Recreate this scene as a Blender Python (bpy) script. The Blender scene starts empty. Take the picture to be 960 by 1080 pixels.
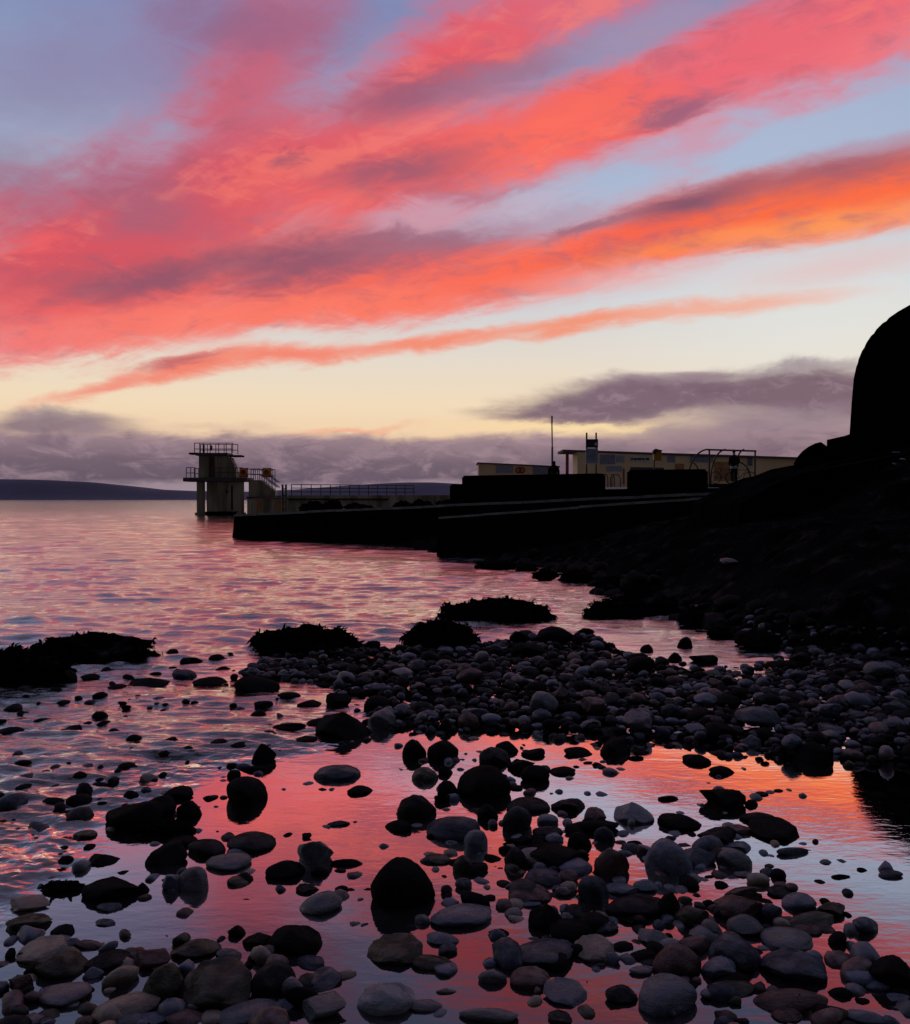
import bpy, bmesh, math, random
import numpy as np
from mathutils import Vector, Matrix, noise as mnoise

random.seed(7)
rng = np.random.default_rng(7)
S = bpy.context.scene
C = S.collection
CAM_H = 1.3          # eye height over the water
F = 900.0            # focal length in photo pixels (photo is 960 x 1080)
HZ = 527.0           # horizon row


def P(px, py, D):
    return Vector(((px - 480) / F * D, D, CAM_H + (HZ - py) / F * D))


def onz(px, py, z=0.0):
    D = (CAM_H - z) * F / (py - HZ)
    return ((px - 480) / F * D, D)


def lin(c):
    out = []
    for v in c:
        v = v / 255.0
        out.append(v / 12.92 if v <= 0.04045 else ((v + 0.055) / 1.055) ** 2.4)
    return (out[0], out[1], out[2], 1.0)


# ------------------------------------------------------------------ objects
def link(o):
    C.objects.link(o)
    return o


def tag(o, label=None, cat=None, group=None, kind=None):
    if label:
        o['label'] = label
    if cat:
        o['category'] = cat
    if group:
        o['group'] = group
    if kind:
        o['kind'] = kind
    return o


def empty(name, loc=(0, 0, 0), rz=0.0):
    o = bpy.data.objects.new(name, None)
    o.empty_display_size = 0.2
    o.location = loc
    o.rotation_euler = (0, 0, rz)
    return link(o)


def obj(name, bm, mat, parent=None, smooth=False):
    me = bpy.data.meshes.new(name)
    bmesh.ops.recalc_face_normals(bm, faces=bm.faces)
    if smooth:
        for f in bm.faces:
            f.smooth = True
    bm.to_mesh(me)
    bm.free()
    me.materials.append(mat)
    o = bpy.data.objects.new(name, me)
    link(o)
    if parent is not None:
        o.parent = parent
    return o


def np_mesh(name, verts, faces, mat, smooth=True, attrs=None):
    """verts (n,3); faces (m,k) int"""
    me = bpy.data.meshes.new(name)
    verts = np.ascontiguousarray(verts, dtype=np.float32)
    faces = np.ascontiguousarray(faces, dtype=np.int32)
    k = faces.shape[1]
    me.vertices.add(len(verts))
    me.vertices.foreach_set('co', verts.ravel())
    me.loops.add(faces.size)
    me.loops.foreach_set('vertex_index', faces.ravel())
    me.polygons.add(len(faces))
    me.polygons.foreach_set('loop_start', np.arange(0, faces.size, k, dtype=np.int32))
    if smooth:
        me.polygons.foreach_set('use_smooth', np.ones(len(faces), dtype=bool))
    me.update(calc_edges=True)
    for an, (typ, arr) in (attrs or {}).items():
        at = me.attributes.new(an, typ, 'POINT')
        at.data.foreach_set('color' if typ == 'FLOAT_COLOR' else 'value',
                            np.ascontiguousarray(arr, dtype=np.float32).ravel())
    me.validate()
    me.materials.append(mat)
    return me


def box(bm, x0, x1, y0, y1, z0, z1, bev=0.0):
    r = bmesh.ops.create_cube(bm, size=1.0)
    vs = r['verts']
    for v in vs:
        v.co = Vector((x0 + (v.co.x + .5) * (x1 - x0), y0 + (v.co.y + .5) * (y1 - y0), z0 + (v.co.z + .5) * (z1 - z0)))
    if bev > 0:
        es = list({e for v in vs for e in v.link_edges})
        bmesh.ops.bevel(bm, geom=es, offset=bev, segments=2, affect='EDGES', profile=0.5)


def tube(bm, pts, r, n=8, cap=True):
    pts = [Vector(p) for p in pts]
    rings = []
    prev = None
    for i, p in enumerate(pts):
        if i == 0:
            t = pts[1] - pts[0]
        elif i == len(pts) - 1:
            t = pts[-1] - pts[-2]
        else:
            t = (pts[i + 1] - pts[i]).normalized() + (pts[i] - pts[i - 1]).normalized()
        t.normalize()
        if prev is None:
            a = Vector((0, 0, 1)) if abs(t.z) < 0.9 else Vector((1, 0, 0))
            u = t.cross(a).normalized()
        else:
            u = (prev - t * prev.dot(t)).normalized()
        prev = u
        w = t.cross(u)
        rings.append([bm.verts.new(p + (u * math.cos(2 * math.pi * k / n) + w * math.sin(2 * math.pi * k / n)) * r)
                      for k in range(n)])
    for a, b in zip(rings, rings[1:]):
        for k in range(n):
            bm.faces.new((a[k], a[(k + 1) % n], b[(k + 1) % n], b[k]))
    if cap:
        bm.faces.new(rings[0][::-1])
        bm.faces.new(rings[-1])


def prism(bm, poly, y0, y1):
    """poly: list of (x,z); extruded along y"""
    a = [bm.verts.new((x, y0, z)) for x, z in poly]
    b = [bm.verts.new((x, y1, z)) for x, z in poly]
    n = len(poly)
    bm.faces.new(a)
    bm.faces.new(b[::-1])
    for k in range(n):
        bm.faces.new((a[k], b[k], b[(k + 1) % n], a[(k + 1) % n]))


def torus(bm, c, R, r, axis='y', n=28, m=8):
    rings = []
    for i in range(n):
        t = 2 * math.pi * i / n
        ring = []
        for j in range(m):
            s = 2 * math.pi * j / m
            q = R + r * math.cos(s)
            p = Vector((q * math.cos(t), r * math.sin(s), q * math.sin(t)))
            if axis == 'x':
                p = Vector((p.y, p.x, p.z))
            ring.append(bm.verts.new(Vector(c) + p))
        rings.append(ring)
    for i in range(n):
        a, b = rings[i], rings[(i + 1) % n]
        for j in range(m):
            bm.faces.new((a[j], a[(j + 1) % m], b[(j + 1) % m], b[j]))


def copy_tree(o, parent=None):
    c = o.copy()
    link(c)
    if parent is not None:
        c.parent = parent
    for ch in list(o.children):
        copy_tree(ch, c)
    return c


# ------------------------------------------------------------------ node helper
class G:
    def __init__(self, nt):
        self.nt = nt

    def n(self, t, **kw):
        nd = self.nt.nodes.new(t)
        for k, v in kw.items():
            setattr(nd, k, v)
        return nd

    def set(self, sock, v):
        if isinstance(v, bpy.types.NodeSocket):
            self.nt.links.new(v, sock)
        elif v is not None:
            sock.default_value = v

    def m(self, op, a, b=None, c=None, clamp=False):
        nd = self.n('ShaderNodeMath', operation=op, use_clamp=clamp)
        self.set(nd.inputs[0], a)
        self.set(nd.inputs[1], b)
        self.set(nd.inputs[2], c)
        return nd.outputs[0]

    def vm(self, op, a, b=None, scale=None):
        nd = self.n('ShaderNodeVectorMath', operation=op)
        self.set(nd.inputs[0], a)
        if b is not None:
            self.set(nd.inputs[1], b)
        if scale is not None:
            self.set(nd.inputs['Scale'], scale)
        return nd.outputs['Value'] if op in ('LENGTH', 'DOT_PRODUCT') else nd.outputs[0]

    def sep(self, v):
        nd = self.n('ShaderNodeSeparateXYZ')
        self.set(nd.inputs[0], v)
        return nd.outputs

    def comb(self, x, y, z=0.0):
        nd = self.n('ShaderNodeCombineXYZ')
        self.set(nd.inputs[0], x)
        self.set(nd.inputs[1], y)
        self.set(nd.inputs[2], z)
        return nd.outputs[0]

    def mapping(self, v, loc=(0, 0, 0), rot=(0, 0, 0), sc=(1, 1, 1), typ='POINT'):
        nd = self.n('ShaderNodeMapping', vector_type=typ)
        self.set(nd.inputs['Vector'], v)
        nd.inputs['Location'].default_value = loc
        nd.inputs['Rotation'].default_value = rot
        nd.inputs['Scale'].default_value = sc
        return nd.outputs[0]

    def noise(self, v, scale=1.0, detail=4.0, rough=0.5, dist=0.0, col=False, dim='3D'):
        nd = self.n('ShaderNodeTexNoise', noise_dimensions=dim)
        self.set(nd.inputs['Vector'], v)
        nd.inputs['Scale'].default_value = scale
        nd.inputs['Detail'].default_value = detail
        nd.inputs['Roughness'].default_value = rough
        nd.inputs['Distortion'].default_value = dist
        return nd.outputs['Color'] if col else nd.outputs[0]

    def mr(self, v, a, b, c=0.0, d=1.0, smooth=True):
        nd = self.n('ShaderNodeMapRange', interpolation_type='SMOOTHSTEP' if smooth else 'LINEAR')
        self.set(nd.inputs[0], v)
        for i, x in zip((1, 2, 3, 4), (a, b, c, d)):
            self.set(nd.inputs[i], x)
        return nd.outputs[0]

    def mix(self, fac, a, b, blend='MIX'):
        nd = self.n('ShaderNodeMix', data_type='RGBA', blend_type=blend)
        self.set(nd.inputs[0], fac)
        self.set(nd.inputs[6], a)
        self.set(nd.inputs[7], b)
        return nd.outputs[2]

    def ramp(self, v, stops, interp='LINEAR'):
        nd = self.n('ShaderNodeValToRGB')
        self.set(nd.inputs[0], v)
        cr = nd.color_ramp
        cr.interpolation = interp
        while len(cr.elements) < len(stops):
            cr.elements.new(0.5)
        for e, (p, c) in zip(cr.elements, stops):
            e.position = p
            e.color = c
        return nd.outputs[0]


def new_mat(name):
    m = bpy.data.materials.new(name)
    m.use_nodes = True
    m.node_tree.nodes.clear()
    g = G(m.node_tree)
    out = g.n('ShaderNodeOutputMaterial')
    return m, g, out


def matte_mat(name, col, var=.4, scale=2.0, bump=.5):
    m, g, out = new_mat(name)
    tc = g.n('ShaderNodeTexCoord').outputs['Object']
    nz = g.noise(tc, scale, 7, .62)
    b = g.n('ShaderNodeBsdfDiffuse')
    g.set(b.inputs['Color'], g.mix(g.mr(nz, .3, .7), tuple(x * (1 - var) for x in col) + (1,), tuple(x * (1 + var) for x in col) + (1,)))
    bp = g.n('ShaderNodeBump')
    bp.inputs['Strength'].default_value = bump
    bp.inputs['Distance'].default_value = .05
    g.set(bp.inputs['Height'], g.noise(tc, scale * 4, 6, .65))
    g.set(b.inputs['Normal'], bp.outputs[0])
    g.set(out.inputs[0], b.outputs[0])
    return m


def simple_mat(name, col, rough=0.6, var=0.25, scale=6.0, bump=0.15, metallic=0.0, spec=0.5, col2=None, streak=False):
    m, g, out = new_mat(name)
    tc = g.n('ShaderNodeTexCoord').outputs['Object']
    v = g.mapping(tc, sc=(1, 1, 0.15)) if streak else tc
    nz = g.noise(v, scale, 6, 0.6)
    c1 = tuple(x * (1 - var) for x in col[:3]) + (1,)
    c2 = tuple(col2[:3]) + (1,) if col2 else tuple(min(1, x * (1 + var)) for x in col[:3]) + (1,)
    colr = g.mix(g.mr(nz, 0.3, 0.7), c1, c2)
    b = g.n('ShaderNodeBsdfPrincipled')
    g.set(b.inputs['Base Color'], colr)
    b.inputs['Roughness'].default_value = rough
    b.inputs['Metallic'].default_value = metallic
    b.inputs['Specular IOR Level'].default_value = spec
    if bump:
        bp = g.n('ShaderNodeBump')
        bp.inputs['Strength'].default_value = bump
        bp.inputs['Distance'].default_value = 0.05
        g.set(bp.inputs['Height'], g.noise(tc, scale * 4, 6, 0.65))
        g.set(b.inputs['Normal'], bp.outputs[0])
    g.set(out.inputs[0], b.outputs[0])
    return m
# ------------------------------------------------------------------ camera
cam = bpy.data.cameras.new('camera')
cam.sensor_fit = 'VERTICAL'
cam.sensor_height = 24.0
cam.lens = 24.0 * F / 1080.0
cam.clip_start = 0.05
cam.clip_end = 30000.0
cam_o = link(bpy.data.objects.new('camera', cam))
cam_o.location = (0, 0, CAM_H)
cam_o.rotation_euler = (math.radians(90) - math.atan(13.0 / F), 0, 0)
S.camera = cam_o

# ------------------------------------------------------------------ sky: dusk air with sunset-lit cloud streets
W = bpy.data.worlds.new('World')
S.world = W
W.use_nodes = True
W.node_tree.nodes.clear()
g = G(W.node_tree)
d = g.vm('NORMALIZE', g.n('ShaderNodeTexCoord').outputs['Generated'])
sx = g.sep(d)
DEG = 57.29578
az = g.m('MULTIPLY', g.m('ARCTAN2', sx[0], sx[1]), DEG)
el = g.m('MULTIPLY', g.m('ARCSINE', sx[2]), DEG)
p0 = g.comb(az, el, 0.0)


def ang(px, py):
    a = math.atan((px - 480) / F)
    return math.degrees(a), math.degrees(math.atan((HZ - py) / F * math.cos(a)))


# stretched noise along the cloud streets, and finer wisps
# the streets run parallel on a flat cloud layer: project the direction on that layer for the noise
zc = g.m('ADD', g.m('MAXIMUM', sx[2], 0.0), 0.10)
lay = g.comb(g.m('DIVIDE', sx[0], zc), g.m('DIVIDE', sx[1], zc), 0.0)
street = g.mapping(lay, rot=(0, 0, math.radians(-137.5)), typ='POINT')
st1 = g.mapping(street, loc=(3.1, 1.7, 0), sc=(0.75, 2.3, 1))
st2 = g.mapping(street, loc=(7.1, 4.2, 0), sc=(2.2, 7.5, 1))
na = g.noise(st1, 1.0, 6, 0.58, 0.6, col=True)
nb = g.noise(st2, 1.0, 6, 0.62, 0.5, col=True)
ncl = g.noise(g.mapping(p0, sc=(0.16, 0.42, 1)), 1.0, 7, 0.58, 0.3, col=True)   # lumps of the low clouds
nfine = g.noise(g.mapping(p0, rot=(0, 0, math.radians(-14)), sc=(0.30, 0.85, 1)), 1.0, 9, 0.64, 0.7, col=True)
def sepc(c):
    nd = g.n('ShaderNodeSeparateColor')
    g.set(nd.inputs[0], c)
    return nd.outputs


st3 = g.mapping(street, loc=(1.3, 9.2, 0), sc=(1.1, 4.4, 1))
nd_ = g.noise(st3, 1.0, 8, .66, .9, col=True)
nl = g.noise(g.mapping(p0, sc=(.42, .95, 1)), 1.0, 8, .64, .5, col=True)
S_nf, S_nd, S_nl, S_na, S_nb, S_ncl = sepc(nfine), sepc(nd_), sepc(nl), sepc(na), sepc(nb), sepc(ncl)
t1 = g.m('MULTIPLY_ADD', S_nf[0], .55, g.m('MULTIPLY', S_nd[0], .45))
t2 = g.m('MULTIPLY_ADD', S_nf[1], .4, g.m('MULTIPLY', S_nd[1], .6))
half = (0.5, 0.5, 0.5)
wa = g.vm('MULTIPLY', g.vm('SUBTRACT', na, half), (9.0, 3.4, 0))
wb = g.vm('MULTIPLY', g.vm('SUBTRACT', nfine, half), (5.0, 2.6, 0))
warp = g.vm('ADD', p0, g.vm('ADD', wa, wb))
warp2 = g.vm('ADD', p0, g.vm('ADD', g.vm('SCALE', wa, scale=0.35), g.vm('SCALE', wb, scale=0.45)))
warp3 = g.vm('ADD', p0, g.vm('MULTIPLY', g.vm('SUBTRACT', ncl, half), (6.0, 2.6, 0)))
rag = g.m('SUBTRACT', S_nb[0], 0.5)
ragc = g.m('SUBTRACT', S_ncl[2], 0.5)


def e_(y):
    return math.degrees(math.atan((HZ - y) / F)) / 90.0


base = g.ramp(g.m('DIVIDE', el, 90.0), [
    (0.0, lin((176, 158, 162))), (e_(470), lin((240, 204, 166))), (e_(428), lin((241, 218, 186))),
    (e_(380), lin((228, 217, 203))), (e_(320), lin((207, 207, 213))), (e_(230), lin((174, 186, 208))),
    (e_(120), lin((144, 158, 194))), (e_(20), lin((126, 138, 180))), (0.45, lin((150, 156, 200))),
    (0.65, lin((158, 166, 210))), (1.0, lin((150, 162, 208)))])
col = base


def blob(x1, y1, x2, y2, w, c, a=1.0, soft=0.75, rg=0.5, co=None, rn=None):
    """a soft elongated patch of cloud from (x1,y1) to (x2,y2), turned into azimuth/elevation"""
    global col
    A = ang(x1, y1)
    B = ang(x2, y2)
    cx, cy = (A[0] + B[0]) / 2, (A[1] + B[1]) / 2
    L = math.hypot(B[0] - A[0], B[1] - A[1]) / 2
    r = math.atan2(B[1] - A[1], B[0] - A[0])
    wd = math.degrees(w / F)
    K = 1.8
    gr = g.n('ShaderNodeTexGradient', gradient_type='SPHERICAL')
    g.set(gr.inputs[0], co or warp)
    tm = gr.texture_mapping
    tm.vector_type = 'TEXTURE'
    tm.translation = (cx, cy, 0)
    tm.rotation = (0, 0, r)
    tm.scale = ((L + wd) * K, wd * K, 1)
    # the sphere gives 1 - distance/K; ragged by the noise
    ln = g.m('MULTIPLY_ADD', gr.outputs['Fac'], -K, g.m('MULTIPLY_ADD', rn or rag, -rg, K))
    mk = g.mr(ln, 1.0 + soft * 0.52, 1.0 - soft * 1.05, 0.0, a)
    col = g.mix(mk, col, lin(c))


exec_sky = [
    # pale right, blue wedge
    (760, 330, 1000, 330, 110, (228, 232, 228), .55, 1.0, .2, 2),
    (600, 190, 1000, 100, 75, (172, 186, 212), .8, .9, .3, 2),
    # lilac veils
    (150, 60, 300, 20, 60, (150, 124, 166), .55, .9),
    (220, 50, 330, 10, 45, (158, 104, 138), .6, .9),
    (90, 200, 330, 130, 60, (172, 130, 160), .65, .9),
    (-10, 195, 60, 235, 42, (138, 114, 142), .85, .95),
    (30, 250, 200, 190, 40, (160, 116, 146), .65, .95),
    (-40, 110, 150, 80, 50, (138, 124, 160), .6, 1.0),
    (230, 150, 320, 10, 50, (196, 96, 118), .55, 1.0),
    (120, 240, 300, 170, 50, (196, 104, 126), .6, .95),
    # red masses, left fan
    (-60, 300, 330, 190, 75, (204, 88, 108), .9, .8),
    (60, 270, 330, 200, 45, (212, 84, 96), .7, .8),
    (230, 190, 290, 70, 48, (206, 92, 110), .75, .9),
    (250, 200, 440, 120, 48, (226, 86, 94), .85, .8),
    (420, 100, 560, 5, 58, (232, 88, 96), .95, .7),
    (520, 20, 720, -50, 34, (222, 104, 120), .8, .7),
    # upper big band
    (320, 225, 560, 135, 48, (238, 94, 92), .95, .7),
    (500, 160, 770, 75, 42, (240, 100, 98), 1, .6),
    (730, 75, 1000, -15, 48, (236, 100, 112), .95, .6),
    (520, 158, 680, 105, 20, (253, 112, 92), .75, .9),
    (380, 195, 560, 150, 16, (252, 106, 92), .6, .9),
    (860, 70, 980, 22, 20, (240, 116, 124), .7, .8),
    # middle and lower band
    (-60, 300, 240, 270, 60, (214, 84, 96), .95, .7),
    (-40, 345, 300, 312, 40, (234, 94, 94), .9, .7),
    (220, 305, 560, 262, 50, (240, 96, 88), .95, .6),
    (-60, 376, 120, 354, 20, (240, 118, 120), .9, .8, .5, 2),
    (60, 354, 330, 328, 22, (250, 122, 106), .9, .8, .5, 2),
    (260, 330, 520, 306, 22, (252, 120, 98), .95, .7, .5, 2),
    (460, 298, 700, 260, 34, (250, 108, 84), 1, .6, .5, 2),
    (600, 265, 830, 215, 40, (246, 100, 76), 1, .6, .5, 2),
    (760, 232, 1020, 178, 40, (250, 106, 66), 1, .5, .5, 2),
    (620, 277, 820, 243, 11, (253, 138, 82), .8, 1.0, .5, 2),
    (770, 254, 1020, 213, 14, (253, 156, 90), .85, 1.0, .5, 2),
    # shaded grey undersides
    (50, 306, 270, 298, 21, (126, 82, 106), .82, .95),
    (220, 292, 430, 262, 24, (130, 84, 108), .85, .95),
    (370, 256, 550, 238, 24, (148, 104, 126), .85, .95),
    (470, 236, 660, 226, 19, (178, 156, 178), .75, .95),
    (420, 206, 560, 196, 12, (168, 112, 136), .6, .95),
    (560, 254, 650, 232, 9, (140, 96, 118), .7, .9),
    (660, 228, 800, 198, 15, (112, 78, 104), .9, .95, .5, 2),
    (770, 200, 1010, 152, 18, (144, 88, 108), .8, .95, .5, 2),
    (840, 168, 1010, 140, 10, (176, 150, 172), .6, .9, .5, 2),
    (370, 110, 520, 76, 21, (146, 92, 118), .85, .95),
    (470, 100, 620, 58, 22, (156, 116, 144), .88, .9),
    (590, 58, 750, 8, 23, (166, 142, 172), .85, .9),
    (345, 190, 500, 170, 17, (144, 88, 112), .82, .95),
    (390, 232, 490, 216, 14, (206, 156, 174), .8, .9),
    (665, 124, 745, 106, 13, (122, 94, 126), .75, .9),
    (700, 160, 760, 140, 20, (214, 140, 160), .65, .9),
    (490, 226, 600, 200, 16, (198, 178, 198), .6, .9),
    (90, 205, 190, 235, 34, (160, 98, 122), .7, .95),
    (290, 182, 316, 172, 8, (150, 84, 108), .7, .9),
    (190, 20, 330, 40, 26, (140, 100, 134), .6, .9),
    (-10, 265, 60, 262, 10, (245, 100, 100), .6, .9),
    (355, 303, 405, 288, 7, (250, 108, 88), .8, .9, .4, 2),
    # the thin streak low over the water
    (560, 300, 780, 282, 14, (226, 190, 192), .5, .9, .4, 2),
    (780, 300, 1000, 258, 15, (228, 188, 186), .6, .9, .4, 2),
    (40, 426, 170, 394, 9, (240, 140, 122), .85, .9, .5, 2),
    (130, 400, 260, 376, 12, (242, 126, 106), .95, .8, .5, 2),
    (200, 384, 410, 367, 11, (244, 130, 108), .95, .8, .5, 2),
    (370, 371, 540, 350, 9, (244, 138, 112), .95, .8, .5, 2),
    (500, 357, 720, 324, 10, (243, 146, 116), .95, .8, .5, 2),
    (640, 335, 890, 309, 9, (244, 164, 136), .8, .9, .5, 2),
    (150, 388, 240, 376, 5, (176, 92, 104), .7, .9, .5, 2),
    # right-hand lens of grey cloud
    (470, 449, 720, 446, 9, (249, 216, 164), .8, .9, .4, 3),
    (510, 437, 700, 430, 11, (124, 100, 114), .95, .6, .5, 3),
    (560, 424, 800, 408, 24, (124, 101, 115), 1, .5, .5, 3),
    (700, 412, 1020, 420, 30, (122, 98, 112), 1, .5, .5, 3),
    (640, 400, 760, 394, 9, (152, 128, 140), .7, .9, .5, 3),
    (770, 396, 900, 384, 6, (158, 142, 152), .7, .9, .5, 3),
    (660, 456, 1000, 452, 24, (146, 124, 138), .9, .7, .6, 3),
    (690, 470, 1000, 474, 22, (136, 115, 132), .85, .8, .6, 3),
    (800, 474, 900, 468, 8, (232, 204, 186), .6, .9, .7, 3),
    (560, 447, 690, 449, 4, (250, 222, 170), .8, .9, .5, 3),
    # wisps on the left
    (-20, 450, 130, 446, 15, (128, 108, 124), .9, .7, .7, 3),
    (10, 434, 90, 438, 6, (146, 126, 138), .7, .9, .8, 3),
    (150, 444, 300, 452, 6, (214, 182, 160), .5, .9, .8, 3),
    (310, 457, 430, 451, 5, (240, 164, 136), .7, .9, .6, 3),
]
def inner_texture():
    """streaky light and shade inside the lit cloud"""
    global col
    sc_ = g.n('ShaderNodeSeparateColor')
    g.set(sc_.inputs[0], col)
    red = g.mr(g.m('SUBTRACT', sc_.outputs[0], sc_.outputs[1]), .22, .52)
    col = g.mix(g.m('MULTIPLY', red, g.mr(t1, .48, .68, 0, .50)), col, lin((150, 94, 118)))
    col = g.mix(g.m('MULTIPLY', red, g.mr(t2, .52, .66, 0, .45)), col, lin((255, 132, 112)))


for it in exec_sky:
    if it[:4] == (50, 306, 270, 298):
        inner_texture()
    k = it[9] if len(it) > 9 else 1
    s_ = it[7] if len(it) > 7 else .75
    r_ = it[8] if len(it) > 8 else .5
    blob(*it[:7], s_, r_, {1: warp, 2: warp2, 3: warp3}[k], ragc if k == 3 else rag)

# billows inside the grey clouds low over the horizon
S_c = sepc(col)
gm = g.m('MULTIPLY', g.mr(S_c[1], .30, .16), g.mr(el, 10, 8.5))
gm = g.m('MULTIPLY', gm, g.mr(S_c[0], .45, .3))
col = g.mix(g.m('MULTIPLY', gm, g.mr(S_nl[2], .50, .68, 0, .6)), col, lin((158, 134, 146)))
col = g.mix(g.m('MULTIPLY', gm, g.mr(S_nl[0], .48, .72, 0, .4)), col, lin((100, 82, 98)))

# bank of grey cloud along the horizon, ragged top, a paler gap below it
top = g.m('MULTIPLY_ADD', ragc, 2.2, el)
top = g.m('MULTIPLY_ADD', g.m('SUBTRACT', S_na[2], .5), 0.9, top)
bank = g.mr(top, math.degrees(math.atan(72 / F)), math.degrees(math.atan(60 / F)), 0.0, .97)
bcol = g.ramp(g.m('DIVIDE', g.m('MULTIPLY_ADD', ragc, 1.8, el), 5.0),
              [(0.0, lin((160, 142, 152))), (0.19, lin((150, 132, 144))), (0.27, lin((97, 83, 101))),
               (0.5, lin((108, 91, 109))), (0.72, lin((140, 117, 130))), (0.9, lin((166, 138, 146)))])
bcol = g.mix(g.mr(S_nl[1], .48, .68, 0, .55), bcol, lin((164, 138, 150)))
bcol = g.mix(g.mr(S_nl[0], .48, .72, 0, .45), bcol, lin((92, 78, 98)))
col = g.mix(bank, col, bcol)

# away from the sunset the dusk sky is dimmer; overhead clouds keep a dull mauve
over = g.m('MULTIPLY', g.mr(el, 31, 44), g.mr(S_na[0], .45, .62, 0, .6))
col = g.mix(over, col, lin((150, 104, 128)))
front = g.mr(sx[1], -0.45, 0.42, 0.91, 0.0)
col = g.mix(front, col, (0, 0, 0, 1))
below = g.mr(sx[2], -0.02, 0.0)
col = g.mix(below, (0.02, 0.018, 0.022, 1), col)

nish = g.n('ShaderNodeTexSky', sky_type='NISHITA')
nish.sun_disc = False
SUN_EL, SUN_AZ = 1.5, 52.0
nish.sun_elevation = math.radians(SUN_EL)
nish.sun_rotation = math.radians(SUN_AZ)
bg1 = g.n('ShaderNodeBackground')
bg1.inputs[1].default_value = 0.005
g.set(bg1.inputs[0], nish.outputs[0])
bg2 = g.n('ShaderNodeBackground')
bg2.inputs[1].default_value = 1.0
g.set(bg2.inputs[0], col)
add = g.n('ShaderNodeAddShader')
g.set(add.inputs[0], bg1.outputs[0])
g.set(add.inputs[1], bg2.outputs[0])
wo = g.n('ShaderNodeOutputWorld')
g.set(wo.inputs[0], add.outputs[0])
try:
    W.cycles.sampling_method = 'MANUAL'
    W.cycles.sample_map_resolution = 512
except Exception:
    pass

sun = bpy.data.lights.new('sun', 'SUN')
sun.energy = 0.06
sun.angle = math.radians(12)
sun.color = (1.0, 0.62, 0.45)
sun_o = link(bpy.data.objects.new('sun', sun))
sd = Vector((math.sin(math.radians(SUN_AZ)), math.cos(math.radians(SUN_AZ)), math.tan(math.radians(SUN_EL))))
sun_o.rotation_euler = (-sd).to_track_quat('-Z', 'Y').to_euler()

S.view_settings.view_transform = 'Standard'
S.view_settings.look = 'None'
S.view_settings.gamma = 1.0
S.view_settings.exposure = 0.0
S.view_settings.use_curve_mapping = False
S.render.film_transparent = False
S.cycles.max_bounces = 6
S.cycles.transparent_max_bounces = 8
S.cycles.use_denoising = True
# ------------------------------------------------------------------ numpy noise (value noise fbm)
def _hash(ix, iy, seed):
    h = (ix.astype(np.int64) * 374761393 + iy.astype(np.int64) * 668265263 + seed * 974634777) & 0xFFFFFFFF
    h = ((h ^ (h >> 13)) * 1274126177) & 0xFFFFFFFF
    h = h ^ (h >> 16)
    return (h & 0xFFFF) / 65535.0


def vnoise(x, y, seed=0):
    ix, iy = np.floor(x), np.floor(y)
    fx, fy = x - ix, y - iy
    fx = fx * fx * (3 - 2 * fx)
    fy = fy * fy * (3 - 2 * fy)
    a = _hash(ix, iy, seed)
    b = _hash(ix + 1, iy, seed)
    c = _hash(ix, iy + 1, seed)
    d_ = _hash(ix + 1, iy + 1, seed)
    return (a * (1 - fx) + b * fx) * (1 - fy) + (c * (1 - fx) + d_ * fx) * fy


def fbm(x, y, oct=5, seed=0, gain=0.5):
    s, a, t = 0.0, 1.0, 0.0
    for i in range(oct):
        s = s + a * (vnoise(x, y, seed + i * 17) - .5)
        t += a
        a *= gain
        x, y = x * 2.03 + 11.3, y * 2.03 + 5.7
    return s / t


def sstep(x, a, b):
    t = np.clip((x - a) / (b - a), 0, 1)
    return t * t * (3 - 2 * t)


def poly_sd(x, y, poly):
    """signed distance (negative inside) of points to a polygon"""
    x = np.asarray(x, float)
    y = np.asarray(y, float)
    dmin = np.full(x.shape, 1e9)
    inside = np.zeros(x.shape, bool)
    n = len(poly)
    for i in range(n):
        x1, y1 = poly[i]
        x2, y2 = poly[(i + 1) % n]
        ex, ey = x2 - x1, y2 - y1
        L = ex * ex + ey * ey + 1e-12
        t = np.clip(((x - x1) * ex + (y - y1) * ey) / L, 0, 1)
        dd = np.hypot(x - x1 - t * ex, y - y1 - t * ey)
        dmin = np.minimum(dmin, dd)
        cond = (y1 > y) != (y2 > y)
        xi = x1 + (y - y1) / (ey if abs(ey) > 1e-12 else 1e-12) * ex
        inside ^= cond & (x < xi)
    return np.where(inside, -dmin, dmin)


# outlines on the ground, taken from the photo and turned into metres
POOL = [onz(*p) for p in [(60, 884), (110, 858), (180, 838), (225, 815), (330, 790), (375, 772), (420, 752),
                          (470, 752), (560, 760), (640, 770), (720, 778), (800, 782), (880, 780), (990, 770)]] + \
       [(3.6, 3.9), (3.2, 2.6), (2.9, 1.0), (2.0, 0.2), (-2.2, 0.2), (-1.6, 1.2)] + [onz(*p) for p in [(-60, 1010), (18, 960), (34, 915)]]
BAR = [onz(*p, .03) for p in [(255, 712), (300, 692), (400, 684), (500, 682), (560, 672), (620, 672), (660, 690), (740, 704),
                              (800, 704), (850, 690), (905, 676), (1000, 664)]] + \
      [(4.8, 6.6), (4.6, 4.6)] + [onz(*p, .03) for p in [(960, 800), (880, 795), (800, 790), (700, 773), (640, 776),
                                                      (560, 764), (480, 764), (412, 762), (388, 734), (345, 716), (285, 711)]]
SHORE_D = np.array([-5, 2.0, 4.0, 5.6, 6.6, 7.3, 9.0, 10.4, 12.0, 14.0, 16.0, 18.6, 20.0, 24.0, 30.0])
SHORE_X = np.array([4.6, 4.6, 4.5, 4.3, 3.75, 2.95, 2.72, 2.56, 2.25, 2.25, 2.10, 1.03, -.2, -1.5, -3.0])
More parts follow.
